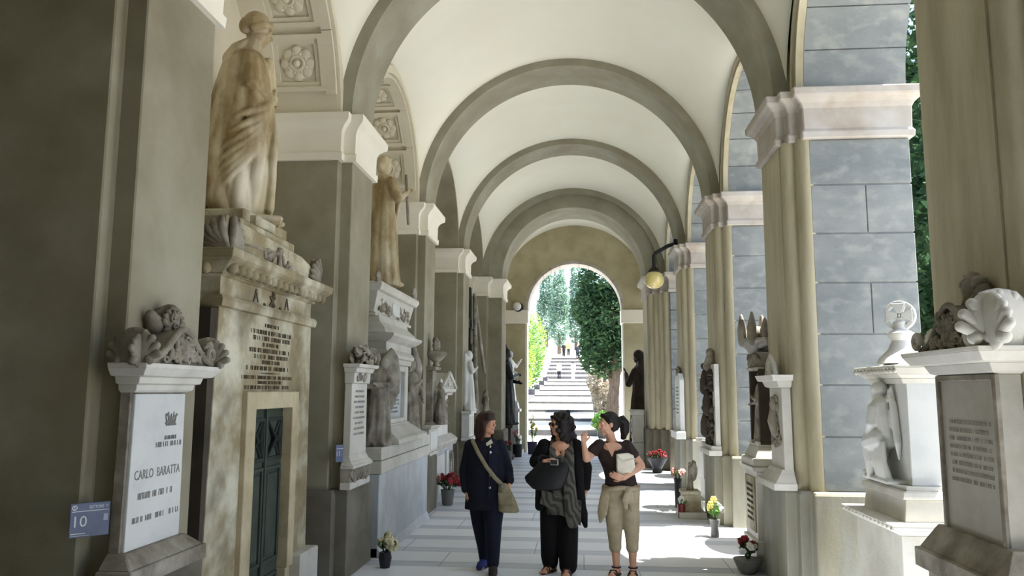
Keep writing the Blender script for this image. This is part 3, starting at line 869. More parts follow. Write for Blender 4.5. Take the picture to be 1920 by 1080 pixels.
# people on the far stairs
def far_person(x, y, h, top, bottom, lab, turn=0.0):
    t = thing('person', lab, 'person', (x, y, zp(y) if y > 76 else zp([d for d in D if d <= y][-1])), turn, group='people on the garden stairs')
    k = h / 1.7
    m = MB()
    for s in (-1, 1):
        m.tube([(s * .09, 0, .05), (s * .09, .01, .48), (s * .09, 0, .88)], [.05, .06, .085])
        m.ell((s * .09, -.05, .04), (.045, .12, .04))
        m.tube([(s * .19, 0, 1.38), (s * .25, .02, 1.1), (s * .25, -.04, .86)], [.05, .042, .035])
        m.ell((s * .25, -.05, .78), (.03, .045, .08))
    m.tube([(0, 0, .9), (0, 0, 1.15), (0, 0, 1.4)], [.15, .14, .15], flat=.65)
    m.tube([(0, 0, 1.4), (0, 0, 1.55)], .055); m.ell((0, -.01, 1.6), (.075, .095, .115)); m.ell((0, -.1, 1.59), (.015, .02, .02))
    for i in range(len(m.v)): m.v[i] = tuple(c * k for c in m.v[i])
    sculpt(m, 'body', M_SKIN, t, voxel=.025, smooth=1)
    m = MB().loft([[(rx * cos(a), ry * sin(a), z) for a in [2 * pi * q / 16 for q in range(16)]] for z, rx, ry in ((.86, .2, .15), (1.1, .18, .14), (1.3, .22, .14), (1.42, .2, .12), (1.47, .08, .08))])
    for s in (-1, 1): m.tube([(s * .17, 0, 1.4), (s * .25, .02, 1.12)], [.07, .06])
    for i in range(len(m.v)): m.v[i] = tuple(c * k for c in m.v[i])
    m.build('shirt', top, t, smooth=True)
    m = MB()
    for s in (-1, 1): m.tube([(s * .09, 0, .12), (s * .09, .01, .5), (s * .085, 0, .9)], [.075, .085, .11])
    for i in range(len(m.v)): m.v[i] = tuple(c * k for c in m.v[i])
    m.build('trousers', bottom, t, smooth=True)
    m = MB().ell((0, .02, 1.63), (.085, .1, .11))
    for i in range(len(m.v)): m.v[i] = tuple(c * k for c in m.v[i])
    m.build('hair', M_HAIRD, t, smooth=True)
far_person(-2.2, 76.5, 1.68, plain('white shirt', (228, 228, 232)), plain('dark trousers', (36, 38, 52)), 'person in white shirt and dark trousers on the middle garden stairs')
far_person(-.85, 76.6, 1.72, plain('pale blue shirt', (206, 216, 230)), plain('white trousers', (226, 222, 214)), 'person in pale clothes on the middle garden stairs', 2.6)
far_person(-2.15, 94.5, 1.66, plain('black top', (30, 32, 34)), plain('black leggings', (34, 34, 38)), 'leftmost person in black at the stair head', .4)
far_person(-1.6, 95.5, 1.72, plain('yellow top', (222, 204, 120)), plain('grey trousers', (60, 62, 66)), 'person in yellow top at the stair head', -.3)
far_person(-.5, 92, 1.74, plain('navy jacket', (44, 50, 66)), plain('navy trousers', (32, 36, 50)), 'person in navy standing under the big evergreen at the stair head', .2)

# ------------------------------------------------------------------ left side, nearest pier: tablet and sign
def left_tablet():
    t = left_thing('memorial_tablet', 'white marble tablet lettered CARLO BARATTA with carved crest, on the nearest left pier', 'memorial', -2.423, 4.285, Z_PL)
    m = MB().stack(.30, -.09, 0, [(0, .10), (.085, .10), (.085, .085), (.155, .01)]); m.build('base', M_STATUEG, t, bevel=.006)
    m = MB().extr([(-.30, .15), (.30, .15), (.285, .975), (-.285, .975)], lambda u, v, d: (u, d, v), -.060, 0); m.build('backing', M_STATUEG, t, bevel=.004)
    p = MB().extr([(-.285, .155), (.272, .155), (.258, .965), (-.27, .965)], lambda u, v, d: (u, d, v), -.078, -.058).build('slab', M_MARBLEW, t, bevel=.003)
    text_mesh('CARLO  BARATTA', .072, 'name_lettering', M_INK2, p, (0, -.078, .535), sx=.80, depth=.002)
    inscription('inscription', p, M_INK2, -.078, [(.10, .72, .16, .022), (.09, .685, .26, .028), (-.02, .425, .34, .034), (-.0, .305, .46, .03)], 4)
    m = MB()
    for q in range(5): m.tube([(.06 + .02 * q, -.079, .79), (.045 + .03 * q, -.079, .85 + .01 * (q % 2))], [.007, .004], seg=6)
    m.tube([(.05, -.079, .80), (.17, -.079, .845)], [.008, .006], seg=6); m.tube([(.06, -.079, .85), (.16, -.079, .79)], [.008, .006], seg=6)
    m.build('emblem', M_INK2, p)
    MB().stack(.285, -.08, 0, [(.972, .0), (.985, .02), (1.015, .025), (1.02, .05), (1.055, .06), (1.06, .10), (1.10, .13), (1.125, .135)]).build('cornice', M_MARBLE, t, bevel=.005)
    m = MB()
    curve = [(x, 1.135 + .19 * math.exp(-(x / .19) ** 2)) for x in [(-.33 + .66 * i / 24) for i in range(25)]]
    poly = [(-.33, 1.12)] + curve + [(.33, 1.12)]
    m.extr(poly[::-1], lambda u, v, d: (u, d, v), -.175, 0)
    m.tube([(x, -.185, z) for x, z in curve], .020, seg=8)
    scroll(m, (-.335, -.185, 1.19), .055, 1.4, .018, 1, -pi / 2); scroll(m, (.335, -.185, 1.19), .055, 1.4, .018, -1, -pi / 2)
    c = m.build('crest', M_STATUEG, t, smooth=45)
    m = carved(MB(), -.20, .20, 1.15, 1.20, -.19, 26, .028, 3); carved(m, -.10, .10, 1.18, 1.28, -.19, 20, .028, 5)
    petals(m, (0, -.19, 1.22), .05); m.build('leaf_relief', M_STATUEG, c, smooth=True)
    for sx in (-1, 1):
        m = palmette(MB(), (sx * .40, -.13, 1.12), .20, 7, 1.2, 'y'); palmette(m, (sx * .385, -.16, 1.12), .17, 5, .9); carved(m, sx * .38 - .05, sx * .38 + .05, 1.14, 1.24, -.13, 10, .03, 9)
        m.build('acroterion', M_STATUEG, t, smooth=True)
    m = MB(); palmette(m, (.03, -.10, 1.30), .17, 7, 1.0); m.tube([(.03, .0, 1.30), (.03, -.02, 1.38), (.03, -.08, 1.43)], [.09, .09, .05]); m.tube([(-.03, -.04, 1.31), (-.09, -.05, 1.36), (-.13, -.05, 1.40)], [.04, .05, .03])
    carved(m, -.04, .10, 1.31, 1.42, -.125, 12, .022, 14)
    m.build('finial', M_STATUEG, t, smooth=True)
left_tablet()

def plate(name, label, X, Y, z, w, h, rotz, number=None):
    t = thing(name, label, 'sign', (X, Y, z), rotz)
    blue = plain('blue grey enamel', (104, 114, 140), .45); white = plain('white print', (222, 224, 226), .6)
    MB().box(-w / 2, w / 2, -.012, 0, -h / 2, h / 2).build('plate', blue, t, bevel=.002)
    if number:
        text_mesh(number, h * .46, 'number', white, t, (-w * .27, -.0125, -h * .05), depth=.001)
        text_mesh('SETTORE  P', h * .13, 'heading', white, t, (w * .20, -.0125, h * .37), depth=.001, sx=.8)
        m = MB().box(-w * .46, w * .46, -.0135, -.012, h * .255, h * .275); m.box(-w * .46, -w * .10, -.0135, -.012, -h * .40, -h * .375)
        m.box(-w * .46, 0, -.0135, -.012, -h * .455, -h * .445)
        m.build('rule', white, t)
        m = MB().box(w * .34, w * .45, -.0135, -.012, -h * .06, h * .14); m.build('pictogram', plain('pale pictogram', (180, 188, 204)), t)
        m = MB().arcband(h * .05, h * .075, lambda u, v, d: (u - w * .40, d, v + h * .38), -.0135, -.012, 0, 2 * pi, 20); m.box(-w * .41, -w * .39, -.0135, -.012, h * .34, h * .42); m.build('emblem', white, t)
    else:
        text_mesh('11', h * .40, 'number', white, t, (-w * .2, -.0125, -h * .02), depth=.001)
        m = MB().box(-w * .45, w * .45, -.0135, -.012, h * .27, h * .30); m.build('rule', white, t)
plate('number_sign', 'blue grey sign with white number 10 on the nearest left pier', -2.475, 3.89, 1.215, .185, .165, radians(50), '10')
plate('number_sign', 'small blue sign beside the slender flower topped tablet', -2.44, 7.90, 1.235, .105, .17, radians(64))

# ------------------------------------------------------------------ doored tomb with the cloaked woman
def doored_tomb():
    t = left_thing('tomb', 'tall stained marble tomb with green door, long inscription and egg moulded cornice', 'tomb', -3.05, 6.48, 0)
    F = -.43
    fn = lambda u, v, d: (u, d, v)
    MB().extr([(-1.06, .0), (-.45, 0), (-.45, 1.80), (.57, 1.80), (.57, 0), (1.06, 0), (.98, 2.47), (-.98, 2.47)], fn, F, .44).build('body', M_STAIN, t, bevel=.004)
    MB().box(-1.085, -1.0, F + .012, .43, 0, 2.45).build('side_slab', M_SOOTSHADE, t)  # dark slab puts the side's shade, along with soot, into its colour
    MB().box(.66, 1.13, F - .10, .3, 0, .40).build('plinth_block', M_MARBLE, t, bevel=.012)
    MB().box(-1.14, -.58, F - .10, .3, 0, .40).build('plinth_block', M_MARBLE, t, bevel=.012)
    m = MB().box(-.51, -.335, F - .045, F + .2, 0, 1.85); m.box(.465, .605, F - .045, F + .2, .33, 1.85); m.box(.465, .56, F - .03, F + .2, 0, .33); m.box(-.335, .465, F - .045, F + .2, 1.71, 1.85)
    m.build('door_surround', stone('pale surround marble', (206, 194, 164), (166, 152, 120), 2, .6, .15, 40, c3=(140, 124, 90), s3=3), t, bevel=.006)
    green = stone('dark green painted metal', (64, 74, 64), (46, 54, 47), 5, .6, .1, 30)
    d = MB().box(-.335, .465, F + .05, F + .10, 0, 1.71).build('door', green, t)
    for x0, x1 in ((-.30, .045), (.085, .43)):
        for z0, z1 in ((.06, .32), (.42, 1.22)):
            m = MB(); w = .03
            m.box(x0, x1, F + .03, F + .06, z0, z0 + w); m.box(x0, x1, F + .03, F + .06, z1 - w, z1); m.box(x0, x0 + w, F + .03, F + .06, z0 + w, z1 - w); m.box(x1 - w, x1, F + .03, F + .06, z0 + w, z1 - w)
            m.taper(x0 + .06, x1 - .06, F + .035, F + .055, z0 + .06, z1 - .06)
            m.build('panel', green, d, bevel=.004)
        m = MB(); z0, z1 = 1.30, 1.60; xm = (x0 + x1) / 2
        m.box(x0, x1, F + .03, F + .06, z0 - .03, z0); m.box(x0, x1, F + .03, F + .06, z1, z1 + .03); m.box(x0, x0 + .03, F + .03, F + .06, z0, z1); m.box(x1 - .03, x1, F + .03, F + .06, z0, z1)
        for sx in (-1, 1):
            m.tube([(xm + sx * .12, F + .04, z0 + .02), (xm + sx * .02, F + .02, (z0 + z1) / 2), (xm - sx * .0 + sx * .12, F + .04, z1 - .02)], [.018, .03, .018], flat=.5)
        m.tube([(xm - .11, F + .045, z0 + .01), (xm + .11, F + .045, z1 - .01)], .014); m.tube([(xm + .11, F + .045, z0 + .01), (xm - .11, F + .045, z1 - .01)], .014)
        m.build('lattice', plain('blackened lattice', (40, 46, 42), .6), d, smooth=40)
    MB().box(.05, .08, F + .025, F + .06, 0, 1.71).build('meeting_stile', green, d)
    L = [(.0, 2.395, .28, .030), (.03, 2.335, .88, .036), (.03, 2.285, .80, .036), (.0, 2.235, .34, .032), (-.0, 2.185, .86, .036), (.02, 2.135, .70, .034), (.02, 2.09, .38, .032), (-.02, 2.04, .90, .034),
         (-.02, 1.965, 1.06, .03), (.0, 1.925, .5, .028), (-.02, 1.885, .94, .03)]
    ins = inscription('inscription', t, M_INK, F - .001, L, 8)
    MB().extr([(-.25, 2.0), (0, 1.992), (.25, 2.0), (0, 2.008)], fn, F - .005, F).build('divider', M_INK, ins)
    MB().stack(.98, F, .44, [(2.465, .0), (2.47, .035), (2.52, .045), (2.55, .03)]).build('architrave', M_STAIN, t, bevel=.004)
    fz = MB().stack(.975, F + .005, .44, [(2.545, 0), (2.70, 0)]).build('frieze', M_STAIN, t)
    for x, s_ in ((-.34, 'A'), (.33, 'A')): text_mesh(s_, .15, 'letter', M_INK, fz, (x, F + .004, 2.615), depth=.006)
    m = MB()
    m.tube([(0, F, 2.56), (0, F, 2.69)], .012, seg=6); m.tube([(-.05, F, 2.575), (.05, F, 2.645)], .011, seg=6); m.tube([(.05, F, 2.575), (-.05, F, 2.645)], .011, seg=6)
    m.tube([(0, F, 2.69), (.035, F, 2.68), (.035, F, 2.655), (0, F, 2.645)], .009, seg=6)
    for x in (-.17, .17): m.ell((x, F, 2.565), .014, seg=8, rings=6)
    m.build('monogram', M_INK, fz)
    cn = MB().stack(.975, F + .005, .44, [(2.69, 0), (2.70, .03), (2.71, .03), (2.79, .13), (2.81, .155), (2.86, .165), (2.875, .16)]).build('cornice', M_STAIN, t, bevel=.004)
    m = MB()
    for i in range(17):
        x = -.99 + i * 1.98 / 16
        m.ell((x, F - .085, 2.748), (.038, .045, .052), Matrix.Rotation(-.6, 3, 'X'), seg=10, rings=7)
        if i < 16: m.ell((x + .062, F - .08, 2.745), (.010, .03, .045), Matrix.Rotation(-.6, 3, 'X'), seg=6, rings=5)
    for i in range(6): m.ell((-1.06, F + .08 + .13 * i, 2.748), (.045, .038, .052), Matrix.Rotation(-.6, 3, 'Y'), seg=10, rings=7)
    m.build('egg_moulding', M_STAIN, cn, smooth=True)
    m = MB().extr([(-.97, 2.87), (1.02, 2.87), (1.02, 3.02), (.62, 3.10), (-.97, 3.15)], fn, F - .02, .44); lid = m.build('lid', M_STAIN, t, bevel=.008)
    m = MB().tube([(-.78, F - .02, 2.975), (0, F - .02, 3.03)], .011, seg=6); m.build('gable_line', M_STATUEG, lid)
    m = carved(MB(), -.26, -.08, 2.92, 3.02, F - .025, 12, .03, 2); carved(m, .1, .3, 2.90, 3.0, F - .025, 10, .028, 3)
    m.tube([(.02, F - .03, 2.89), (.03, F - .03, 3.03)], .018); m.ell((.05, F - .03, 3.05), (.05, .03, .035)); m.ell((0.0, F - .03, 3.02), (.045, .03, .025))
    m.build('wreath_relief', M_STATUEG, lid, smooth=True)
    for sx, x in ((-1, -.94), (1, 1.0)):
        m = MB()
        for q in range(6):
            a = radians(5 + q * 17); L_ = .24 - .012 * q
            m.tube([(x, F - .05, 2.89), (x - sx * .6 * L_ * sin(a), F - .06, 2.89 + .6 * L_ * cos(a)), (x - sx * L_ * sin(a), F - .05, 2.89 + L_ * cos(a))], [.02, .038, .025], seg=8)
            m.tube([(x + sx * .02, F - .03, 2.89), (x + sx * .03, F + .6 * L_ * sin(a), 2.89 + .6 * L_ * cos(a)), (x + sx * .02, F + L_ * sin(a), 2.89 + L_ * cos(a))], [.02, .038, .025], seg=8)
        m.build('acroterion', M_STATUEG, t, smooth=True)
    m = MB().box(-.55, .62, F + .06, .42, 3.10, 3.22); m.box(-.42, .52, F + .10, .40, 3.22, 3.33); m.box(-.30, .10, F + .04, .3, 3.22, 3.30); m.build('statue_plinth', M_STAIN, t, bevel=.012)
doored_tomb()

def cloaked_statue():
    t = thing('statue', 'larger than life marble statue of a woman in a long cloak, on the doored tomb', 'statue', (-3.0, 6.62, 3.33), 2.02)
    m = MB()
    secs = [(.02, 0, .06, .29, .26, .9), (.10, 0, .075, .31, .30, 1.2), (.16, 0, .08, .31, .315, 1.3), (.34, 0, .07, .31, .315, 1.3), (.54, 0, .06, .30, .31, 1.2), (.79, 0, .05, .285, .29, 1.1), (1.03, 0, .035, .27, .265, .9),
            (1.28, 0, .025, .255, .235, .7), (1.44, 0, .02, .235, .20, .5), (1.53, 0, .015, .18, .155, .3), (1.58, 0, .0, .10, .10, 0)]
    robe(m, secs, 9, .085, 1.6, 5, seg=160)
    # sweeping diagonal folds from the gathering hand down to the back
    for i in range(7):
        for sx in (-1, 1):
            a0 = -.5 * pi + sx * (.28 + .07 * i)
            z0, z1 = 1.14 - .045 * i, .86 - .135 * i
            pts = []
            for q in range(9):
                u = q / 8; an = a0 + sx * u * (1.5 + .06 * i); z = z0 + (z1 - z0) * (u ** .75)
                if z < .06: z = .06
                rx = .292 + .025 * (1 - z); ry = .272 + .05 * (1 - z)
                pts.append((rx * cos(an), .05 + ry * sin(an), z))
            m.tube(pts, [.016, .030, .037, .038, .036, .033, .028, .022, .012], seg=8)
    for i in range(6):
        x = -.15 + .06 * i
        m.tube([(x * .5, -.215, 1.10), (x, -.25, .7), (x * 1.3, -.235, .10)], [.02, .032, .036], seg=8)
    for sx in (-1, 1):
        m.tube([(sx * .2, .0, 1.43), (sx * .265, -.02, 1.2), (sx * .12, -.20, 1.10)], [.10, .085, .06])
    hand(m, (.10, -.22, 1.12), (-.8, -.2, .5), (0, .6, -.5), 1, s=1.15, fr=.011); hand(m, (-.08, -.235, 1.16), (.6, -.1, .6), (0, .8, 0), -1, s=1.15, fr=.011)
    m.tube([(-.06, -.17, 1.50), (.0, -.20, 1.36), (-.02, -.215, 1.22)], [.04, .05, .04]); m.tube([(.07, -.15, 1.5), (.05, -.19, 1.4), (.04, -.21, 1.3)], [.03, .035, .03])
    R = rotm(.12, .30, 0)
    hc = Vector((0, -.075, 1.80))
    m.tube([(0, -.0, 1.5), (0, -.04, 1.62), hc + Vector((0, .02, -.05))], [.11, .075, .07])
    head(m, hc, .285, R)
    m.ell(hc + R @ Vector((0, .035, .05)), (.115, .125, .12), R); m.ell(hc + R @ Vector((0, .11, .0)), (.08, .07, .085), R)
    for sx in (-1, 1): m.tube([hc + R @ Vector((sx * .05, -.085, .075)), hc + R @ Vector((sx * .1, -.02, .03)), hc + R @ Vector((sx * .085, .06, -.04))], [.025, .035, .03])
    m.tube([hc + Vector((0, .06, -.1)), (0, .11, 1.6), (0, .17, 1.5)], [.05, .075, .08], flat=.7)
    m.ell((.09, -.27, .03), (.055, .12, .045)); m.ell((-.07, -.22, .03), (.055, .12, .045))
    sculpt(m, 'figure', M_STATUE, t, voxel=.010, smooth=1, fac=.35)
    MB().box(-.30, .30, -.34, .36, -.02, .03).build('rock_base', M_STATUE, t, bevel=.02)
cloaked_statue()

# ------------------------------------------------------------------ second left pier: slender tablet
def slender_tablet():
    t = left_thing('memorial_tablet', 'slender white tablet topped with a carved flower bunch, on the second left pier', 'memorial', -2.423, 8.27, Z_PL)
    m = MB().stack(.37, -.11, 0, [(0, .0), (.07, .0)]); m.build('base', M_MARBLE, t, bevel=.006)
    bb = MB().stack(.35, -.09, 0, [(.07, 0), (.20, .015)]).build('carved_base', M_STATUEG, t)
    m = carved(MB(), -.34, .34, .08, .19, -.105, 34, .04, 6); m.build('leaf_relief', M_STATUEG, bb, smooth=True)
    MB().stack(.30, -.07, 0, [(.20, .06), (.215, .07), (.235, .065), (.27, .03), (.335, 0)]).build('foot_moulding', M_MARBLE, t, bevel=.004, smooth=40)
    sl = MB().extr([(-.30, .33), (.30, .33), (.285, 1.06), (-.285, 1.06)], lambda u, v, d: (u, d, v), -.075, 0).build('slab', M_MARBLE, t, bevel=.004)
    inscription('inscription', sl, M_INK3, -.0755, [(0, .98 - .055 * i, .30 + .1 * ((i * 7) % 3) / 2, .022) for i in range(9)], 12)
    MB().stack(.285, -.08, 0, [(1.06, .0), (1.065, .02), (1.17, .025), (1.175, .045), (1.22, .06), (1.225, .09), (1.26, .10)]).build('cornice', M_MARBLE, t, bevel=.004)
    m = carved(MB(), -.2, .2, 1.085, 1.155, -.108, 14, .03, 8); m.build('frieze_relief', M_STATUEG, t, smooth=True)
    m = MB(); q = random.Random(4)
    for i in range(26):
        c = (q.uniform(-.36, .32), q.uniform(-.17, -.02), q.uniform(1.27, 1.42))
        petals(m, c, q.uniform(.04, .065), 6, rotm(q.uniform(-.8, .8), q.uniform(-.6, .6)))
    for i in range(12): m.tube([(q.uniform(-.3, .3), -.08, 1.26), (q.uniform(-.4, .4), -.15, 1.36), (q.uniform(-.42, .42), -.17, 1.44)], [.02, .035, .012], seg=7, flat=.5)
    m.build('flower_bunch', M_STATUEG, t, smooth=True)
slender_tablet()

# ------------------------------------------------------------------ angel monument
def angel_monument():
    t = left_thing('monument', 'broad white marble wall monument with inscribed tablet and a relief sarcophagus above', 'monument', -2.90, 10.42, 0)
    F = -.60
    MB().box(-1.42, 1.42, F, .55, 0, .92).build('base_slab', M_MARBLEB, t, bevel=.008)
    MB().taper(-1.42, 1.42, F - .05, .3, 0, .10, 0, -.045).build('skirting', M_MARBLEB, t)
    m = MB().box(-1.43, 1.43, F - .025, .55, .92, 1.065); m.box(-1.43, .83, F - .02, .55, 1.072, 1.215); m.box(.84, 1.43, F - .02, .55, 1.072, 1.215); m.build('courses', M_MARBLE, t, bevel=.006)
    m = MB().box(-1.3, 1.32, -.02, .59, 1.2, 2.75); m.box(-1.25, 1.25, .05, .59, 2.7, 3.1); m.build('core', M_SOOTSHADE, t)
    m = MB().stack(.62, -.44, 0, [(1.215, .26), (1.275, .25), (1.30, .20), (1.42, .04), (1.44, .03)]); m.box(.98, 1.34, -.42, 0, 1.215, 1.40); m.build('sloping_plinth', M_MARBLE, t, bevel=.006)
    fr = MB(); 
    fr.box(-.66, -.52, -.44, -.02, 1.43, 2.2); fr.box(.52, .70, -.44, -.02, 1.43, 2.2); fr.box(-.52, .52, -.44, -.02, 2.12, 2.2); fr.box(-.52, .52, -.44, -.02, 1.43, 1.50)
    f = fr.build('tablet_frame', M_MARBLE, t, bevel=.01)
    tb = MB().box(-.52, .52, -.38, -.02, 1.50, 2.12).build('tablet', M_MARBLEB, t)
    inscription('inscription', tb, M_INK3, -.3805, [(0, 2.05 - .052 * i, .62 + .2 * ((i * 5) % 4) / 3, .026) for i in range(10)], 21)
    m = MB().box(.76, .94, -.36, 0, 1.40, 2.3); m.taper(.72, .98, -.40, 0, 2.3, 2.36); m.ell((.86, -.42, 2.25), (.09, .06, .13)); carved(m, .78, .94, 2.15, 2.3, -.40, 12, .035, 2); m.build('side_pilaster', M_STATUEG, t, smooth=40)
    m = MB().stack(.70, -.44, .3, [(2.2, 0), (2.205, .03), (2.27, .035), (2.28, .06), (2.32, .07), (2.38, .03), (2.47, .03), (2.50, .10), (2.54, .15), (2.58, .16)]); m.stack(.80, -.40, .3, [(2.58, .10), (2.64, .08), (2.72, .0), (2.80, -.02)]); m.build('cornice', M_MARBLE, t, bevel=.006)
    m = MB()
    m.stack(1.0, -.32, .4, [(2.79, .03), (2.83, .03), (2.84, 0), (3.10, .06), (3.11, .10), (3.17, .13), (3.21, .12)])
    for i in range(len(m.v)): m.v[i] = (m.v[i][0] + .2, m.v[i][1], m.v[i][2])
    sc_ = m.build('sarcophagus', M_MARBLE, t, bevel=.006)
    m = carved(MB(), -.65, .0, 2.87, 3.07, -.345, 40, .035, 31); carved(m, .4, 1.05, 2.87, 3.07, -.345, 40, .035, 32); m.build('relief', M_STATUEG, sc_, smooth=True)
    m = MB().box(.0, .4, -.37, -.3, 2.88, 3.06); m.box(.02, .38, -.38, -.3, 3.03, 3.07); m.box(.02, .38, -.38, -.3, 2.87, 2.90); m.build('plaque', M_MARBLEW, sc_, bevel=.006)
    m = palmette(MB(), (1.27, -.38, 3.2), .22, 5, .9); palmette(m, (-.85, -.38, 3.2), .16, 5, .9); m.build('acroterion', M_STATUEG, t, smooth=True)
    MB().box(-.3, .75, -.25, .55, 3.2, 3.30).build('statue_plinth', M_MARBLE, t, bevel=.01)
angel_monument()

t = thing('statue', 'pale robed marble statue with a staff, high on the sarcophagus of the broad monument', 'statue', (-2.78, 10.72, 3.30), pi / 2 + .75)
m = figure(MB(), 1.86, folds=9, amp=.075, twist=.5, wid=1.02, dep=1.05, seed=12, arms=[((-.17, 0, 1.34), (-.27, -.06, 1.1), (-.16, -.24, 1.22)), ((.17, 0, 1.34), (.28, -.02, 1.08), (.22, -.20, .93))], look=(.25, .12, 0))
for i in range(5): m.tube([(-.15 + .05 * i, -.2, 1.3), (.1 + .03 * i, -.25, .95), (.26, -.1, .62 - .05 * i)], [.02, .035, .02], seg=8)
sculpt(m, 'figure', M_STATUE, t, voxel=.016, smooth=1)
MB().tube([(-.19, -.30, .9), (-.17, -.26, 1.6)], [.02, .022], seg=8).build('staff', M_STATUEG, t, smooth=True)

t = thing('statue', 'grey winged angel leaning with folded arms, left of the inscribed wall tablet', 'statue', (-2.45, 9.30, 1.215), .55)
m = figure(MB(), 1.10, folds=8, amp=.12, twist=.9, wid=1.15, dep=1.1, sway=.06, seed=3, arms=[((-.17, 0, 1.34), (-.26, -.14, 1.08), (.02, -.24, 1.08)), ((.17, 0, 1.34), (.27, -.16, 1.1), (-.02, -.25, 1.12))], look=(.3, .25, 0), wings=1.0)
sculpt(m, 'figure', M_STATUEG, t, voxel=.013, smooth=1)
t = thing('statue', 'dark mourning figure huddled in drapery, right of the inscribed wall tablet', 'statue', (-2.50, 11.50, 1.215), pi / 2 - .2)
m = figure(MB(), 1.08, folds=7, amp=.12, twist=1.5, wid=1.15, dep=1.2, sway=-.08, seed=8, arms=[((-.17, 0, 1.34), (-.28, -.12, 1.05), (-.04, -.24, 1.2)), ((.17, 0, 1.34), (.28, -.14, 1.0), (.06, -.28, .8))], look=(-.3, .4, .1), hood=True)
m.tube([(.1, .05, .6), (.2, .0, 1.0), (.16, .05, 1.32)], [.12, .09, .04])
sculpt(m, 'figure', M_STATUEG, t, voxel=.013, smooth=1)

# ------------------------------------------------------------------ third left pier: vase topped stele with a seated figure
t = left_thing('monument', 'narrow stele with carved urn and small seated figure, on the third left pier', 'monument', -2.423, 12.42, Z_PL)
MB().stack(.36, -.10, 0, [(0, .02), (.05, .02), (.05, 0), (.40, 0), (.41, .03), (.46, .04)]).build('pedestal', M_MARBLE, t, bevel=.006)
p_ = MB().box(-.26, .26, -.108, -.09, .09, .36).build('panel', M_MARBLEW, t, bevel=.004)
m = MB().stack(.17, -.10, 0, [(.46, .06), (.52, 0), (1.30, 0), (1.31, .05), (1.36, .06)]); m.build('shaft', M_STATUEG, t, bevel=.006)
m = MB().lathe([(.03, 1.36), (.06, 1.38), (.04, 1.43), (.12, 1.50), (.17, 1.56), (.16, 1.60), (.10, 1.62)], (0, -.12, 0), 18); carved(m, -.12, .12, 1.62, 1.78, -.12, 18, .05, 3, 1.0); palmette(m, (0, -.12, 1.62), .22, 7, .9); m.build('urn', M_STATUEG, t, smooth=45)
m = figure(MB(), .66, folds=7, amp=.1, wid=1.15, dep=1.3, seed=6, arms=[((-.17, 0, 1.34), (-.28, -.1, 1.1), (-.1, -.26, 1.25)), ((.17, 0, 1.34), (.3, -.05, 1.05), (.2, -.2, .8))], look=(.3, .3, 0))
for i in range(len(m.v)): m.v[i] = (m.v[i][0] * 1.2 + .03, m.v[i][1] - .20, m.v[i][2] + .46)
sculpt(m, 'figure', M_STATUEG, t, voxel=.014, smooth=1)

# ------------------------------------------------------------------ third left bay: pedimented tablet
t = left_thing('monument', 'white pedimented tablet above a panelled base with wreath, in the third left bay', 'monument', -2.75, 13.95, 0)
F = -.33
MB().box(-.95, .95, F, .5, 0, .88).build('base', M_MARBLEB, t, bevel=.006)
MB().stack(.93, F, .5, [(.88, 0), (.89, .05), (.97, .08), (1.0, .07), (1.09, -.03)]).build('ledge', M_MARBLE, t, bevel=.006)
m = MB().box(-.75, -.05, F - .02, F, .15, .78); m.box(.12, .35, F - .03, F, .1, .82); m.build('base_panel', M_MARBLEW, t, bevel=.004)
m = MB()
for i in range(18):
    a = 2 * pi * i / 18; petals(m, (.62 + .13 * cos(a), F - .04, .52 + .22 * sin(a)), .05, 5)
m.build('wreath', M_STATUEG, t, smooth=True)
sl = MB().extr([(-.58, 1.07), (.58, 1.07), (.55, 1.78), (-.55, 1.78)], lambda u, v, d: (u, d, v), F + .04, .4).build('slab', M_MARBLEW, t, bevel=.004)
inscription('inscription', sl, M_INK3, F + .0395, [(-.12, 1.70 - .06 * i, .42 + .25 * ((i * 5) % 3) / 2, .028) for i in range(8)], 5)
m = MB()
for i in range(8): m.ell((.42 + .02 * sin(i * 2), F + .03, 1.30 + .055 * i), (.03, .02, .035), seg=8, rings=6)
m.build('garland', M_STATUEG, sl, smooth=True)
MB().stack(.60, F, .4, [(1.78, 0), (1.79, .03), (1.83, .04), (1.84, .08), (1.90, .10)]).build('cornice', M_MARBLE, t, bevel=.005)
m = MB().extr([(-.70, 1.90), (.70, 1.90), (0, 2.18)], lambda u, v, d: (u, d, v), F - .06, .4); m.tube([(-.70, F - .08, 1.92), (0, F - .08, 2.18), (.70, F - .08, 1.92)], .035, seg=6); carved(m, -.3, .3, 1.93, 2.02, F - .07, 20, .035, 2); palmette(m, (.68, F - .05, 1.92), .16, 5); palmette(m, (-.68, F - .05, 1.92), .16, 5)
m.build('pediment', M_MARBLE, t, smooth=35)

# ------------------------------------------------------------------ fourth left pier: white statue on a tall pedestal
t = left_thing('pedestal', 'white marble pedestal standing against the fourth left pier', 'pedestal', -2.423, 16.30, Z_PL)
MB().stack(.36, -.16, 0, [(0, .05), (.06, .05), (.07, 0), (.52, 0), (.53, .04), (.58, .05)]).build('block', M_MARBLEW, t, bevel=.006)
MB().box(-.28, .28, -.168, -.15, .12, .46).build('panel', M_MARBLE, t, bevel=.004)
t = thing('statue', 'small pure white robed statue on the pedestal at the fourth left pier', 'statue', (-2.33, 16.30, Z_PL + .58), pi / 2 + .3)
m = figure(MB(), 1.22, folds=8, amp=.09, wid=1.15, dep=.9, seed=9, arms=[((-.17, 0, 1.34), (-.26, -.05, 1.1), (-.05, -.2, 1.2)), ((.17, 0, 1.34), (.32, .0, 1.15), (.36, -.1, 1.42))], look=(.3, .1, 0), hood=True)
m.tube([(0, .10, .2), (0, .10, .8), (-.03, .10, 1.12)], [.2, .19, .09], flat=.5)
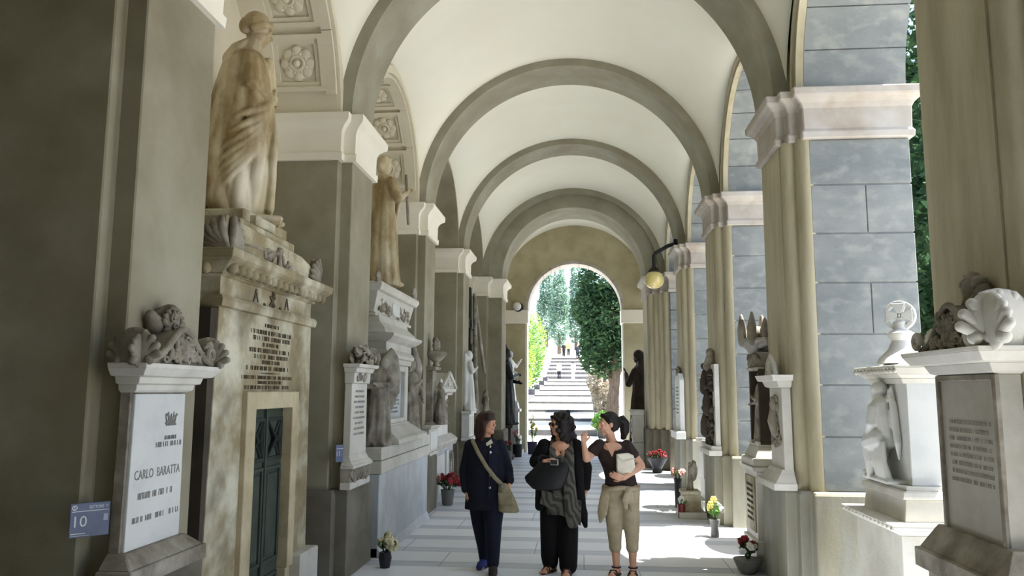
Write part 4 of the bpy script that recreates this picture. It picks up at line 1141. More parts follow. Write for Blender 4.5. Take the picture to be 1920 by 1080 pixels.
sculpt(m, 'figure', M_MARBLEW, t, voxel=.016, smooth=1)

# ------------------------------------------------------------------ fourth left bay: leaning cross and ladder, small figures
t = left_thing('monument', 'dark bronze cross with a leaning ladder pole in the fourth left bay', 'monument', -2.50, 18.1, 0)
MB().box(-.7, .7, -.2, .4, 0, 1.0).build('base', M_SOOTSHADE, t, bevel=.01)
m = MB().box(-.10, .10, .05, .2, 1.0, 4.25); m.box(-.7, .7, .05, .2, 3.3, 3.5); m.build('cross', M_BRONZE, t, bevel=.01)
m = MB().tube([(-.3, -.12, 1.0), (.10, -.02, 4.0)], .05); m.tube([(.55, -.2, 2.3), (.12, .0, 4.1)], .04); m.tube([(-.1, -.15, 1.0), (-.02, 0, 2.9)], .06); m.build('ladder_pole', M_STATUEG, t, smooth=True)
m = figure(MB(), .9, folds=7, amp=.1, wid=1.1, seed=16, hood=True, look=(.2, .3, 0))
for i in range(len(m.v)): m.v[i] = (m.v[i][0] * 1.1 + .25, m.v[i][1] - .28, m.v[i][2] + .98)
sculpt(m, 'figure', M_STATUEG, t, voxel=.018, smooth=1)

# ------------------------------------------------------------------ last left bay: dark and white statues
t = left_thing('pedestal', 'dark stone pedestal under the tall dark bronze figure, last left bay', 'pedestal', -2.16, 22.25, 0)
MB().stack(.30, -.2, .3, [(0, .06), (.1, .05), (.12, 0), (.85, 0), (.86, .04), (.93, .05)]).build('block', M_SOOTSHADE, t, bevel=.008)
t = thing('statue', 'tall dark bronze hooded figure beyond the last left pier', 'statue', (-2.13, 22.25, .93), pi / 2 + .2)
m = figure(MB(), 2.1, folds=9, amp=.09, wid=.9, dep=1.1, seed=19, arms=[((-.17, 0, 1.34), (-.26, -.1, 1.05), (0, -.26, 1.1)), ((.17, 0, 1.34), (.26, -.12, 1.0), (.05, -.27, .95))], look=(0, .3, 0), hood=True)
m.tube([(0, .02, 2.02), (0, .02, 2.24)], [.10, .03]); sculpt(m, 'figure', M_BRONZE, t, voxel=.02, smooth=1)
t = left_thing('pedestal', 'white stepped pedestal under the white statue by the end arch, left', 'pedestal', -2.14, 23.55, 0)
MB().stack(.27, -.27, .27, [(0, .12), (.15, .12), (.16, .06), (.55, .06), (.56, 0), (1.25, 0), (1.26, .05), (1.34, .06), (1.36, 0), (1.53, -.03)]).build('block', M_MARBLEW, t, bevel=.008)
t = thing('statue', 'white marble robed statue with one raised arm by the end arch, left', 'statue', (-2.14, 23.55, 1.53), pi / 2 - .35)
m = figure(MB(), 1.5, folds=9, amp=.08, wid=.95, seed=23, arms=[((-.17, 0, 1.34), (-.26, -.05, 1.08), (-.1, -.22, 1.0)), ((.17, 0, 1.34), (.38, -.05, 1.2), (.52, -.12, 1.38))], look=(-.2, .2, 0), hood=True)
sculpt(m, 'figure', M_MARBLEW, t, voxel=.018, smooth=1)

# ------------------------------------------------------------------ right side, nearest pier: tablet with shell crest
def right_tablet():
    t = right_thing('memorial_tablet', 'grey marble tablet with carved crest and a big shell, on the nearest right pier', 'memorial', 1.963, 4.04, .90)
    MB().stack(.36, -.13, 0, [(.066, .09), (.16, .09), (.165, .07), (.29, .0)]).build('base', M_STATUEG, t, bevel=.006)
    sl = MB().extr([(-.305, .285), (.305, .285), (.285, 1.05), (-.285, 1.05)], lambda u, v, d: (u, d, v), -.11, 0).build('slab', stone('worn grey marble', (186, 184, 174), (156, 152, 140), 2, .6, .2, 50, c3=(128, 122, 108), s3=2, amt3=.5), t, bevel=.004)
    m = MB()
    for x in (-.30, .27): m.box(x, x + .03, -.125, -.10, .285, 1.05)
    m.box(-.27, .27, -.125, -.10, 1.02, 1.05); m.build('border', M_STATUEG, sl, bevel=.004)
    inscription('inscription', sl, plain('nearly erased lettering', (164, 161, 150)), -.1105, [(0, .82 - .04 * i, .40 + .08 * ((i * 3) % 3), .018) for i in range(8)], 31)
    MB().stack(.29, -.11, 0, [(1.05, 0), (1.06, .03), (1.10, .05), (1.105, .10), (1.15, .13), (1.17, .135)]).build('cornice', M_MARBLE, t, bevel=.005)
    m = MB()
    curve = [(x, 1.18 + .21 * math.exp(-((x - .0) / .17) ** 2)) for x in [(-.34 + .68 * i / 24) for i in range(25)]]
    m.extr(([(-.34, 1.165)] + curve + [(.34, 1.165)])[::-1], lambda u, v, d: (u, d, v), -.16, 0)
    m.tube([(x, -.17, z) for x, z in curve], .016, seg=8)
    c = m.build('crest', M_STATUEG, t, smooth=45)
    m = carved(MB(), -.22, .22, 1.19, 1.23, -.175, 26, .026, 33); carved(m, -.10, .10, 1.22, 1.34, -.175, 20, .028, 35); petals(m, (0, -.18, 1.27), .06); m.build('leaf_relief', M_STATUEG, c, smooth=True)
    m = MB(); palmette(m, (-.36, -.10, 1.18), .13, 7, 1.2); scroll(m, (-.31, -.2, 1.22), .05, 1.3, .018, 1); m.build('shell', M_MARBLE, t, smooth=True)
    m = MB(); palmette(m, (.38, -.12, 1.18), .26, 7, 1.15, 'y'); palmette(m, (.40, -.17, 1.18), .24, 7, 1.1); scroll(m, (.30, -.21, 1.23), .06, 1.3, .02, -1); m.build('shell', M_MARBLE, t, smooth=True)
    m = carved(MB(), -.02, .14, 1.38, 1.52, -.06, 26, .035, 41, 1.2); m.tube([(.05, -.05, 1.33), (.05, -.05, 1.47)], [.05, .07]); m.build('finial', M_STATUEG, t, smooth=True)
right_tablet()

# ------------------------------------------------------------------ cross topped tomb with the seated angel
def cross_tomb():
    t = right_thing('tomb', 'white marble pedestal tomb with seated angel relief and a ringed cross on top', 'tomb', 2.58, 6.45, 0)
    hw, F = .36, -.26
    m = MB().stack(hw + .10, F - .08, .40, [(0, .04), (.12, .04), (.13, 0), (.86, 0)]); m.build('lower_block', M_MARBLE, t, bevel=.006)
    MB().stack(hw + .10, F - .08, .40, [(.86, 0), (.87, .03), (.90, .07), (.93, .09), (.945, .09)]).build('ledge', M_MARBLE, t, bevel=.005)
    m = MB()
    for i in range(14): m.ell((-.52 + i * .08, F - .155, .915), (.022, .02, .018), seg=7, rings=5)
    m.build('bead_moulding', M_MARBLE, t, smooth=True)
    m = MB().stack(hw + .06, F - .03, .36, [(.945, 0), (1.10, -.02), (1.105, .01), (1.15, .0), (1.16, -.03), (1.19, -.03)]); m.build('plinth', M_MARBLE, t, bevel=.005)
    m = MB().box(-hw + .05, hw - .02, F + .06, .32, 1.19, 1.95); m.box(-hw, -hw + .16, F + .10, .34, 1.19, 1.95); m.build('shaft', M_MARBLEW, t, bevel=.006)
    m = MB().stack(hw - .02, F + .04, .34, [(1.93, 0), (1.97, .02), (2.00, .06), (2.05, .09), (2.065, .09)]); m.build('cap_slab', M_MARBLE, t, bevel=.004)
    m = MB()
    for i in range(12): m.ell((-.42 + i * .075, F - .04, 2.025), (.022, .02, .02), seg=7, rings=5)
    m.build('leaf_moulding', M_MARBLE, t, smooth=True)
    m = MB().taper(-.30, .30, F + .08, .30, 2.065, 2.10, -.05, -.05); m.lathe([(.19, 2.09), (.17, 2.13), (.10, 2.20), (.07, 2.27), (.10, 2.31), (.10, 2.33), (.055, 2.36), (.05, 2.42)], (-.06, -.06, 0), 20); m.build('cross_foot', M_MARBLEW, t, smooth=40)
    m = MB(); cz = 2.47
    m.arcband(.088, .118, lambda u, v, d: (u, d, cz + v), -.012, .05, 0, 2 * pi, 28)
    for q in range(4):
        a = pi / 2 * q
        pl = [(-.016, .015), (.016, .015), (.052, .098), (-.052, .098)]
        m.extr([(x * cos(a) - z * sin(a), x * sin(a) + z * cos(a)) for x, z in pl], lambda u, v, d: (u, d, cz + v), -.018, .055)
    m.ell((0, .02, cz), (.018, .04, .018)); m.tube([(0, .02, 2.37), (0, .02, 2.41)], .035); 
    ca, sa = cos(radians(58)), sin(radians(58))
    for i in range(len(m.v)):
        x, y, z = m.v[i]; y -= .02
        m.v[i] = (x * ca - y * sa - .06, x * sa + y * ca - .06, z)
    m.build('cross', M_MARBLEW, t, bevel=.004)
    # the angel sits in profile, facing the far end
    m = MB(); A = lambda u, d, z: (-.05 + u, F + .02 + d, 1.19 + z)
    m.tube([A(.10, -.02, .36), A(.09, -.03, .48), A(.06, -.03, .58)], [.085, .08, .085], flat=.8)
    m.tube([A(.06, -.03, .58), A(.045, -.03, .64)], [.05, .04]); hm = rotm(pi / 2 + .25, .45, 0)
    head(m, A(.01, -.03, .68), .15, rotm(pi / 2, .5, 0)); m.ell(A(.03, -.02, .70), (.062, .062, .06))
    for i in range(6): m.ell(A(.035 + .02 * sin(i), -.06 + .02 * i, .70 + .012 * cos(i * 2)), .028, seg=8, rings=6)
    m.tube([A(.10, -.05, .33), A(-.04, -.08, .30), A(-.10, -.08, .28)], [.085, .075, .06]); m.tube([A(-.10, -.08, .28), A(-.075, -.08, .14), A(-.09, -.08, .03)], [.06, .045, .03])
    m.tube([A(.10, .0, .33), A(-.02, -.01, .26), A(.0, -.04, .12), A(.02, -.05, .03)], [.085, .075, .05, .032])
    m.ell(A(-.14, -.08, .015), (.055, .028, .02)); m.ell(A(-.03, -.06, .015), (.055, .028, .02)); m.ell(A(-.20, -.07, .035), .035)
    m.tube([A(.08, -.09, .56), A(.09, -.12, .44), A(-.01, -.11, .35)], [.045, .038, .026]); hand(m, A(-.01, -.11, .35), (-.8, 0, -.4), (0, .3, -1), 1, s=.55, fr=.011)
    m.tube([A(.02, .0, .56), A(-.06, -.03, .46), A(-.04, -.05, .56)], [.042, .035, .025]); hand(m, A(-.04, -.05, .56), (.1, 0, 1), (1, 0, 0), 1, s=.5, fr=.011)
    for i in range(7):
        x = .04 + .024 * i
        m.tube([A(x, -.07, .30), A(x + .02, -.08, .15), A(x + .05, -.06, .02)], [.02, .025, .03], seg=7)
    for i in range(6):
        m.tube([A(.14 + .01 * i, .0, .62), A(.16 + .012 * i, .01, .72 - .03 * i), A(.20 + .012 * i, .01, .45 - .03 * i), A(.22 + .004 * i, .02, .18 + .04 * (5 - i))], [.02, .03, .032, .012], seg=8, flat=.6)
    m.box(*[v for p in zip(A(-.22, -.10, 0), A(.30, .06, .025)) for v in p])
    ang = sculpt(m, 'angel_relief', M_MARBLEW, t, voxel=.008, smooth=1)
cross_tomb()

# ------------------------------------------------------------------ first rusticated pier: tablet with shell top
t = right_thing('memorial_tablet', 'narrow carved marble tablet with a scallop shell top, on the sunny right pier', 'memorial', 1.963, 7.98, Z_PR)
MB().stack(.30, -.16, 0, [(0, .05), (.06, .05), (.065, .03), (.14, -.03), (.18, -.05)]).build('base', M_MARBLE, t, bevel=.006)
sl = MB().extr([(-.25, .17), (.25, .17), (.235, .94), (-.235, .94)], lambda u, v, d: (u, d, v), -.085, 0).build('slab', M_MARBLE, t, bevel=.004)
m = carved(MB(), -.10, .10, .38, .86, -.095, 44, .03, 51); m.tube([(0, -.09, .5), (0, -.10, .62), (0, -.09, .8)], [.05, .07, .04]); m.ell((.02, -.11, .78), (.05, .04, .07)); carved(m, -.16, .16, .42, .50, -.095, 18, .028, 52); m.build('relief', M_STATUEG, sl, smooth=True)
MB().stack(.25, -.09, 0, [(.94, 0), (.95, .03), (1.0, .05), (1.005, .09), (1.06, .11)]).build('cornice', M_MARBLE, t, bevel=.005)
m = MB(); palmette(m, (-.08, -.10, 1.05), .19, 7, 1.0); m.tube([(-.26, -.1, 1.06), (-.2, -.1, 1.17), (-.08, -.1, 1.25), (.05, -.1, 1.17), (.1, -.1, 1.06)], .025); m.build('shell', M_MARBLE, t, smooth=True)

# crowned niche tomb standing in the opening just beyond
t = right_thing('tomb', 'dark niche tomb with a robed saint and crown shaped top, right', 'tomb', 2.16, 9.10, 0)
F = -.32
MB().stack(.30, F, .25, [(0, .03), (.30, .03), (.31, 0), (1.02, 0), (1.03, .04), (1.07, .05)]).build('pedestal', M_MARBLE, t, bevel=.006)
pp = MB().box(-.24, .24, F - .012, F, .38, .95).build('panel', M_STAIN, t); inscription('inscription', pp, M_INK, F - .0125, [(0, .86 - .06 * i, .3, .028) for i in range(7)], 61)
MB().stack(.26, F + .03, .25, [(1.07, .06), (1.15, .06), (1.16, .03), (1.28, -.02), (1.33, -.02)]).build('base', M_MARBLE, t, bevel=.006)
m = MB().box(-.25, .25, -.02, .20, 1.30, 2.13); m.box(-.25, -.20, F + .07, .2, 1.30, 2.13); m.box(.20, .25, F + .07, .2, 1.30, 2.13); m.build('niche', M_SOOTSHADE, t, bevel=.006)
m = figure(MB(), .78, folds=8, amp=.1, wid=1.0, seed=41, arms=[((-.17, 0, 1.34), (-.24, -.1, 1.05), (-.02, -.22, 1.1)), ((.17, 0, 1.34), (.24, -.12, 1.0), (.04, -.24, .95))], look=(.1, .3, 0), hood=True)
for i in range(len(m.v)): m.v[i] = (m.v[i][0], m.v[i][1] + F + .15, m.v[i][2] + 1.30)
sculpt(m, 'saint_figure', M_STATUEG, t, voxel=.012, smooth=1)
m = MB().stack(.24, F + .06, .25, [(2.10, 0), (2.13, .02), (2.14, .0), (2.24, -.05), (2.30, -.02)]); carved(m, -.2, .2, 2.14, 2.27, F + .08, 26, .04, 55, 1.0); m.build('carved_neck', M_STATUEG, t, smooth=40)
m = MB().lathe([(.16, 2.28), (.20, 2.33), (.30, 2.38), (.34, 2.43), (.33, 2.46), (.0, 2.46)], (0, 0, 0), 24)
for i in range(len(m.v)): m.v[i] = (m.v[i][0] * .75, m.v[i][1] * .6 - .19, m.v[i][2]); m.build('dish', M_MARBLE, t, smooth=40)
m = MB()
for q in range(8):
    a = 2 * pi * q / 8 + .2; x, y = .27 * cos(a), -.05 + .27 * sin(a); L_ = .26 if q % 2 else .19
    m.tube([(x * .9, y, 2.45), (x, y, 2.45 + L_ * .5), (x * 1.12, y, 2.45 + L_)], [.10, .10, .045], seg=9, flat=.75)
m.ell((0, -.05, 2.5), (.16, .16, .1))
for i in range(len(m.v)): m.v[i] = (m.v[i][0] * .8, (m.v[i][1] + .05) * .65 - .19, m.v[i][2])
m.build('crown', M_STATUEG, t, smooth=True)

# ------------------------------------------------------------------ second rusticated pier and beyond
t = right_thing('memorial_tablet', 'tall dark tablet thick with carved figures, on the second rusticated right pier', 'memorial', 1.963, 12.05, Z_PR)
MB().stack(.42, -.14, 0, [(0, .04), (.07, .04), (.075, 0), (.13, 0)]).build('base', M_MARBLE, t, bevel=.006)
sl = MB().box(-.38, .38, -.07, 0, .13, 1.30).build('slab', M_MARBLE, t, bevel=.006)
m = carved(MB(), -.28, .28, .16, 1.24, -.09, 90, .055, 71, 1.0)
for x, z in ((-.12, .3), (.12, .62), (-.08, .92)): m.tube([(x, -.12, z), (x + .02, -.13, z + .15), (x, -.12, z + .28)], [.09, .08, .05]); m.ell((x, -.14, z + .36), .05)
m.build('figure_relief', M_SOOTSHADE, sl, smooth=True)
m = MB(); m.tube([(0, -.05, 1.28), (0, -.05, 1.42)], [.12, .07]); m.ell((0, -.06, 1.48), (.06, .06, .07)); carved(m, -.15, .15, 1.28, 1.36, -.06, 14, .05, 72, 1.0); m.build('crowning_bust', M_STATUEG, t, smooth=True)
t = right_thing('monument', 'column on a panelled pedestal with a small dark statuette, beyond the second rusticated pier', 'monument', 2.20, 13.35, 0)
MB().stack(.30, -.26, .26, [(0, .06), (.15, .06), (.16, 0), (1.02, 0), (1.03, .04), (1.10, .05)]).build('pedestal', M_MARBLE, t, bevel=.006)
m = MB().box(-.22, .22, -.275, -.255, .48, .96); m.build('panel', M_MARBLEW, t, bevel=.006)
MB().lathe([(.17, 1.10), (.17, 1.14), (.13, 1.18), (.12, 1.25), (.105, 1.95), (.12, 1.98), (.12, 2.0), (.20, 2.08), (.30, 2.10), (.30, 2.15)], seg=22).build('column', M_MARBLE, t, smooth=35)
m = figure(MB(), .38, folds=6, amp=.08, seed=77); 
for i in range(len(m.v)): m.v[i] = (m.v[i][0], m.v[i][1], m.v[i][2] + 2.14)
sculpt(m, 'statuette', M_BRONZE, t, voxel=.012, smooth=1)
m = MB().box(.10, .16, .05, .11, 2.14, 2.42); m.box(.04, .22, .05, .11, 2.28, 2.34); m.build('small_cross', M_MARBLEW, t)
t = right_thing('monument', 'little floor monument with a standing angel on a stepped block, at the aisle edge', 'monument', 1.62, 12.45, 0)
m = MB().box(-.26, .26, -.2, .2, 0, .09); m.build('step', M_MARBLE, t, bevel=.006)
m = MB().box(-.16, .16, -.13, .13, .09, .33); m.stack(.16, -.13, .13, [(.33, 0), (.34, .02), (.39, .02)]); m.build('block', M_STAIN, t, bevel=.006)
m = figure(MB(), .42, folds=7, amp=.08, seed=80, wings=.7)
for i in range(len(m.v)): m.v[i] = (m.v[i][0], m.v[i][1], m.v[i][2] + .385)
sculpt(m, 'angel_figure', M_STATUEG, t, voxel=.011, smooth=1)
t = right_thing('memorial_tablet', 'plain pale tablet on the right pier below the globe lamp', 'memorial', 1.963, 16.0, Z_PR)
MB().stack(.40, -.12, 0, [(0, .06), (.13, .06), (.15, 0)]).build('base', M_MARBLEW, t, bevel=.006)
sl = MB().extr([(-.36, .14), (.36, .14), (.36, 1.12), (.2, 1.26), (-.2, 1.26), (-.36, 1.12)], lambda u, v, d: (u, d, v), -.09, 0).build('slab', M_MARBLEW, t, bevel=.008)
inscription('inscription', sl, M_INK3, -.0905, [(0, .98 - .07 * i, .42, .03) for i in range(8)], 91)
m = carved(MB(), -.1, .1, 1.24, 1.36, -.06, 12, .05, 92, 1.0); m.build('crest', M_STATUEG, t, smooth=True)

# stones standing in the openings, hidden from the photograph's place but shading the floor
for i, (y, w, h, x) in enumerate(((10.18, .55, 2.6, 2.75), (14.2, .38, 2.3, 2.75), (18.2, .5, 2.4, 2.75))):
    t = right_thing('gravestone', 'tall round headed gravestone in the %s right opening' % ('second', 'third', 'fourth')[i], 'memorial', x, y, 0, group='gravestones in the openings')
    MB().stack(w, -.15, .15, [(0, .08), (.3, .06), (.32, 0), (.5, 0)]).build('base', M_MARBLE, t, bevel=.008)
    MB().extr([(-w, .5), (w, .5), (w, h - w)] + [(w * cos(pi * q / 14), h - w + w * sin(pi * q / 14)) for q in range(1, 14)] + [(-w, h - w)], lambda u, v, d: (u, d, v), -.11, .11).build('slab', M_MARBLE, t, bevel=.008)

# ------------------------------------------------------------------ end of the right side
t = right_thing('pedestal', 'pale carved pedestal beside the last right pier', 'pedestal', 1.44, 21.05, 0)
MB().stack(.15, -.15, .15, [(0, .10), (.2, .10), (.22, .06), (.55, .06), (.56, 0), (1.25, 0), (1.26, .05), (1.36, .08), (1.40, .06)]).build('block', M_MARBLE, t, bevel=.008)
m = carved(MB(), -.10, .10, .65, 1.15, -.155, 20, .04, 95); m.build('relief', M_MARBLEW, t, smooth=True)
t = thing('statue', 'dark bronze mourning figure leaning down beyond the last right pier', 'statue', (1.56, 21.95, .40), -pi / 2 - .5)
m = figure(MB(), 2.55, folds=8, amp=.09, wid=.75, dep=1.0, seed=97, arms=[((-.17, 0, 1.34), (-.30, -.06, 1.0), (-.32, -.2, .72)), ((.17, 0, 1.34), (.26, -.1, 1.1), (.1, -.22, 1.3))], look=(0, .5, 0), hood=True)
sculpt(m, 'figure', M_BROWNB, t, voxel=.022, smooth=1)
MB().stack(.28, -.24, .24, [(0, .04), (.36, .04), (.40, 0)]).build('rock_base', M_SOOTSHADE, t, loc=(0, 0, -.40), bevel=.02)

# ------------------------------------------------------------------ lamps
t = thing('globe_lamp', 'yellowed glass globe lamp hanging from a black iron arm, right', 'lamp', (1.87, 16.05, 4.79))
iron = plain('black iron', (26, 25, 24), .5)
m = MB().tube([(.05, 0, .06), (-.10, 0, .02), (-.36, 0, -.13), (-.40, 0, -.19), (-.40, 0, -.44)], [.035, .04, .04, .04, .035], seg=10); m.box(.0, .06, -.08, .08, -.05, .14); m.build('arm', iron, t, smooth=40)
MB().lathe([(.045, -.42), (.08, -.45), (.12, -.50), (.115, -.52)], (-.40, 0, 0), 20).build('collar', iron, t, smooth=40)
gm, nt_, b_ = new_mat('yellowed opal glass'); b_.inputs['Base Color'].default_value = s2l((212, 196, 128)); b_.inputs['Roughness'].default_value = .15; b_.inputs['Coat Weight'].default_value = .5
MB().ell((-.40, 0, -.68), (.195, .195, .185), seg=32, rings=20).build('globe', gm, t, smooth=True)
t = thing('camera_dome', 'small white dome lamp with dark back on the end wall, left', 'lamp', (-1.98, EY, 4.47), 0)
MB().lathe([(.16, 0), (.16, .05), (.12, .08)], seg=22).build('back_plate', iron, t, smooth=40)
COL.objects['back_plate'].rotation_euler = (pi / 2, 0, 0)
MB().ell((-.03, -.13, .02), (.135, .12, .135), seg=20, rings=14).build('dome', plain('white dome', (226, 222, 220), .3), t, smooth=True)

# ------------------------------------------------------------------ flowers and pots
def vase_flowers(name, label, loc, pot, potcol, petcols, n, spread, hgt, seed, leafm=None, cat='flowers', group=None, size=.035):
    q = random.Random(seed)
    t = thing(name, label, cat, loc, q.uniform(0, 6), group)
    if pot: MB().lathe(pot, seg=18).build('pot', potcol, t, smooth=40)
    ztop = pot[-1][1] if pot else 0.02
    m = MB(); s = MB()
    heads = []
    for i in range(n):
        a = q.uniform(0, 6.28); d = spread * sqrt(q.random()); c = Vector((d * cos(a), d * sin(a), ztop + hgt * (1 - .5 * (d / spread) ** 2) * q.uniform(.6, 1.0)))
        heads.append(c); s.tube([(0, 0, ztop * .8), tuple(Vector((0, 0, ztop)).lerp(c, .6)), tuple(c)], .006, seg=5)
        for _ in range(4):
            p = Vector((0, 0, ztop)).lerp(c, q.uniform(.3, .95)) + Vector((q.gauss(0, .02), q.gauss(0, .02), 0))
            e = Vector((q.gauss(0, 1), q.gauss(0, 1), q.uniform(.1, 1))).normalized() * size * 1.6; w = e.cross(Vector((q.gauss(0, 1), q.gauss(0, 1), 1))).normalized() * size * .5
            s.add([p, p + e * .5 + w, p + e, p + e * .5 - w], [(0, 1, 2, 3)])
    s.build('stems', leafm or M_LEAFG, t)
    for i, c in enumerate(heads):
        f = petals(MB(), c, size * q.uniform(.8, 1.2), 6, rotm(q.uniform(0, 6), q.uniform(-.9, .9)))
        f.build('flower', petcols[i % len(petcols)], t, smooth=True)
RED, PINK, CREAMF, WHITEF, YELF = plain('red petals', (150, 44, 52)), plain('pink petals', (214, 140, 134)), plain('cream petals', (226, 218, 178)), plain('white petals', (240, 240, 236)), plain('yellow petals', (226, 210, 110))
DARKPOT, STEELPOT, CLAYPOT = plain('dark pot', (44, 44, 46), .5), plain('grey pot', (120, 120, 118), .5), plain('terracotta', (128, 82, 60))
pot1 = [(.06, 0), (.065, .02), (.08, .12), (.085, .14)]
vase_flowers('flower_vase', 'cream roses in a dark vase at the foot of the second left pier', (-2.10, 8.55, 0), [(.05, 0), (.055, .02), (.07, .10), (.06, .16)], DARKPOT, [CREAMF], 6, .10, .17, 1, M_LEAFD, size=.055)
vase_flowers('flower_vase', 'dark red and pink flowers in a grey pot at the pedimented tablet', (-2.22, 13.2, 0), [(.08, 0), (.09, .02), (.11, .22), (.12, .25)], STEELPOT, [RED, RED, PINK], 14, .26, .30, 2, M_LEAFD, size=.06)
vase_flowers('flower_vase', 'white and red flowers in a stone bowl by the sunny right pier', (1.70, 8.68, 0), [(.07, 0), (.10, .03), (.14, .12), (.15, .15)], STEELPOT, [WHITEF, RED, RED], 10, .15, .20, 3, M_LEAFD, size=.045)
vase_flowers('flower_vase', 'yellow and white flowers in a tall grey vase on the right, in the sun', (1.70, 10.75, 0), [(.05, 0), (.055, .02), (.05, .12), (.07, .22)], STEELPOT, [YELF, WHITEF, YELF], 6, .13, .26, 4, size=.05)
vase_flowers('flower_vase', 'pink flowers held up beside the little floor monument', (1.50, 13.0, 0), [(.05, 0), (.05, .02), (.06, .45), (.07, .50)], DARKPOT, [PINK], 6, .10, .20, 5, M_LEAFD, size=.05)
vase_flowers('flower_vase', 'small red candle pot with white flower beside the little floor monument', (1.46, 12.28, 0), [(.05, 0), (.055, .16), (.055, .2)], plain('red glass', (120, 40, 36), .3), [WHITEF], 3, .04, .10, 6, size=.05)
vase_flowers('flower_vase', 'red flowers in a black urn at the foot of the last right pier', (1.72, 18.9, 0), [(.10, 0), (.12, .03), (.10, .10), (.22, .30), (.25, .34)], DARKPOT, [RED], 12, .22, .16, 7, M_LEAFD, size=.06)
for i, (x, y, pc, cols, h) in enumerate([(-1.92, 20.25, STEELPOT, [WHITEF, RED], .35), (-1.86, 22.9, DARKPOT, [WHITEF, PINK], .4), (-1.50, 24.0, plain('dark violet pot', (48, 44, 66)), [YELF], .75), (-1.28, 24.15, plain('blue pot', (60, 66, 92)), [WHITEF], .12)]):
    vase_flowers('flower_vase', ['grey bucket of white and red flowers by the last left pier', 'dark pot of pale flowers below the white statue', 'dark violet pot with tall yellow green stems by the end arch', 'tiny blue pot on the threshold of the end arch'][i], (x, y, 0),
                 [(.12, 0), (.13, .02), (.15, .34 if i != 3 else .14), (.155, .36 if i != 3 else .16)], pc, cols, 8 if i < 3 else 3, .14 if i < 3 else .05, h, 20 + i, M_LEAFD if i < 2 else M_LEAFG, group='flower pots near the end arch', size=.05)

# ------------------------------------------------------------------ the three women walking up the passage
M_SKIN2 = stone('lighter skin', (222, 176, 150), (212, 162, 136), 8, .55, 0.0)  # a paler skin tone than M_SKIN
M_HAIRR = stone('reddish brown hair', (66, 42, 32), (40, 26, 21), 30, .45, .4, 90, stretch=(5, 5, .5))
M_HAIRB = stone('dark brown curly hair', (44, 36, 34), (26, 21, 21), 40, .5, .5, 70)
M_NAVY = stone('navy wool', (26, 28, 44), (18, 19, 32), 14, .9, .15, 120)
M_NAVYT = stone('dark navy trousers', (22, 26, 46), (15, 18, 34), 10, .85, .1, 90)
M_BLACK = stone('black knit', (20, 18, 20), (12, 11, 13), 16, .9, .15, 120)
M_BROWNT = stone('dark brown jersey', (62, 50, 48), (48, 38, 37), 12, .85, .1, 100)
M_KHAKI = stone('khaki cotton', (188, 176, 150), (164, 152, 126), 9, .9, .15, 90)
M_CANVAS = stone('beige canvas', (154, 146, 120), (128, 120, 96), 12, .85, .15, 90)
M_WHITECL = stone('off white canvas', (232, 228, 212), (214, 208, 190), 8, .8, .1, 60)

def foot(m, ank, d, L=.24, s=1.0, toes=False):
    """bare foot under the ankle, pointing along the flat direction d"""
    a = Vector(ank); d = Vector((d[0], d[1], 0)).normalized(); lat = Vector((-d.y, d.x, 0))
    g = Vector((a.x, a.y, 0))
    m.tube([a, g + Vector((0, 0, .055)) - d * .01], [.034, .036])
    m.tube([g - d * .055 + Vector((0, 0, .036)), g + d * .05 + Vector((0, 0, .046)), g + d * .13 + Vector((0, 0, .030)), g + d * .165 + Vector((0, 0, .024))], [.034, .036, .034, .026], flat=.85)
    for k in range(5):
        o = (k - 2) * .016
        m.tube([g + d * .15 + lat * o + Vector((0, 0, .02)), g + d * (.195 - .010 * abs(k - 1)) + lat * o * 1.05 + Vector((0, 0, .014))], [.013, .010], seg=7)
def shoe(ank, d, mat, parent, name='shoe', open_=False):
    a = Vector(ank); d = Vector((d[0], d[1], 0)).normalized(); lat = Vector((-d.y, d.x, 0)); g = Vector((a.x, a.y, 0))
    m = MB()
    if not open_:
        m.tube([g - d * .06 + Vector((0, 0, .048)), g + d * .03 + Vector((0, 0, .056)), g + d * .12 + Vector((0, 0, .044)), g + d * .185 + Vector((0, 0, .034))], [.047, .048, .047, .034], seg=14, flat=.9)
        m.ell(g - d * .03 + Vector((0, 0, .075)), (.044, .044, .035))
        o = sculpt(m, name, mat, parent, voxel=.007, smooth=2)
        sm = MB()
        pl = [g + d * (.065 * cos(t) * (1 if cos(t) < 0 else 2.35) + .03 * 0) + lat * .046 * sin(t) for t in [2 * pi * q / 24 for q in range(24)]]
        sm.loft([[(p.x, p.y, .002) for p in pl], [(p.x, p.y, .020) for p in pl]]); sm.build('sole', plain('dark sole', (52, 48, 46)), o)
    else:
        pl = [g + d * (.075 * cos(t) * (1 if cos(t) < 0 else 2.7)) + lat * .048 * sin(t) for t in [2 * pi * q / 24 for q in range(24)]]
        m.loft([[(p.x, p.y, .001) for p in pl], [(p.x, p.y, .014) for p in pl]])
        for t, w, hgt in ((.135, .046, .048), (.10, .046, .062)):
            m.tube([g + d * t - lat * w + Vector((0, 0, .012)), g + d * t - lat * w * .6 + Vector((0, 0, hgt)), g + d * t + lat * w * .6 + Vector((0, 0, hgt)), g + d * t + lat * w + Vector((0, 0, .012))], .011, seg=8, flat=.6)
        m.tube([a + (d * cos(t) + lat * sin(t)) * .043 + Vector((0, 0, -.005)) for t in [2 * pi * q / 14 for q in range(15)]], .008, seg=7)
        m.tube([g - d * .06 + Vector((0, 0, .012)), g - d * .062 + Vector((0, 0, .06)), a - d * .043], .011, seg=7)
        m.build(name, mat, parent, smooth=45)

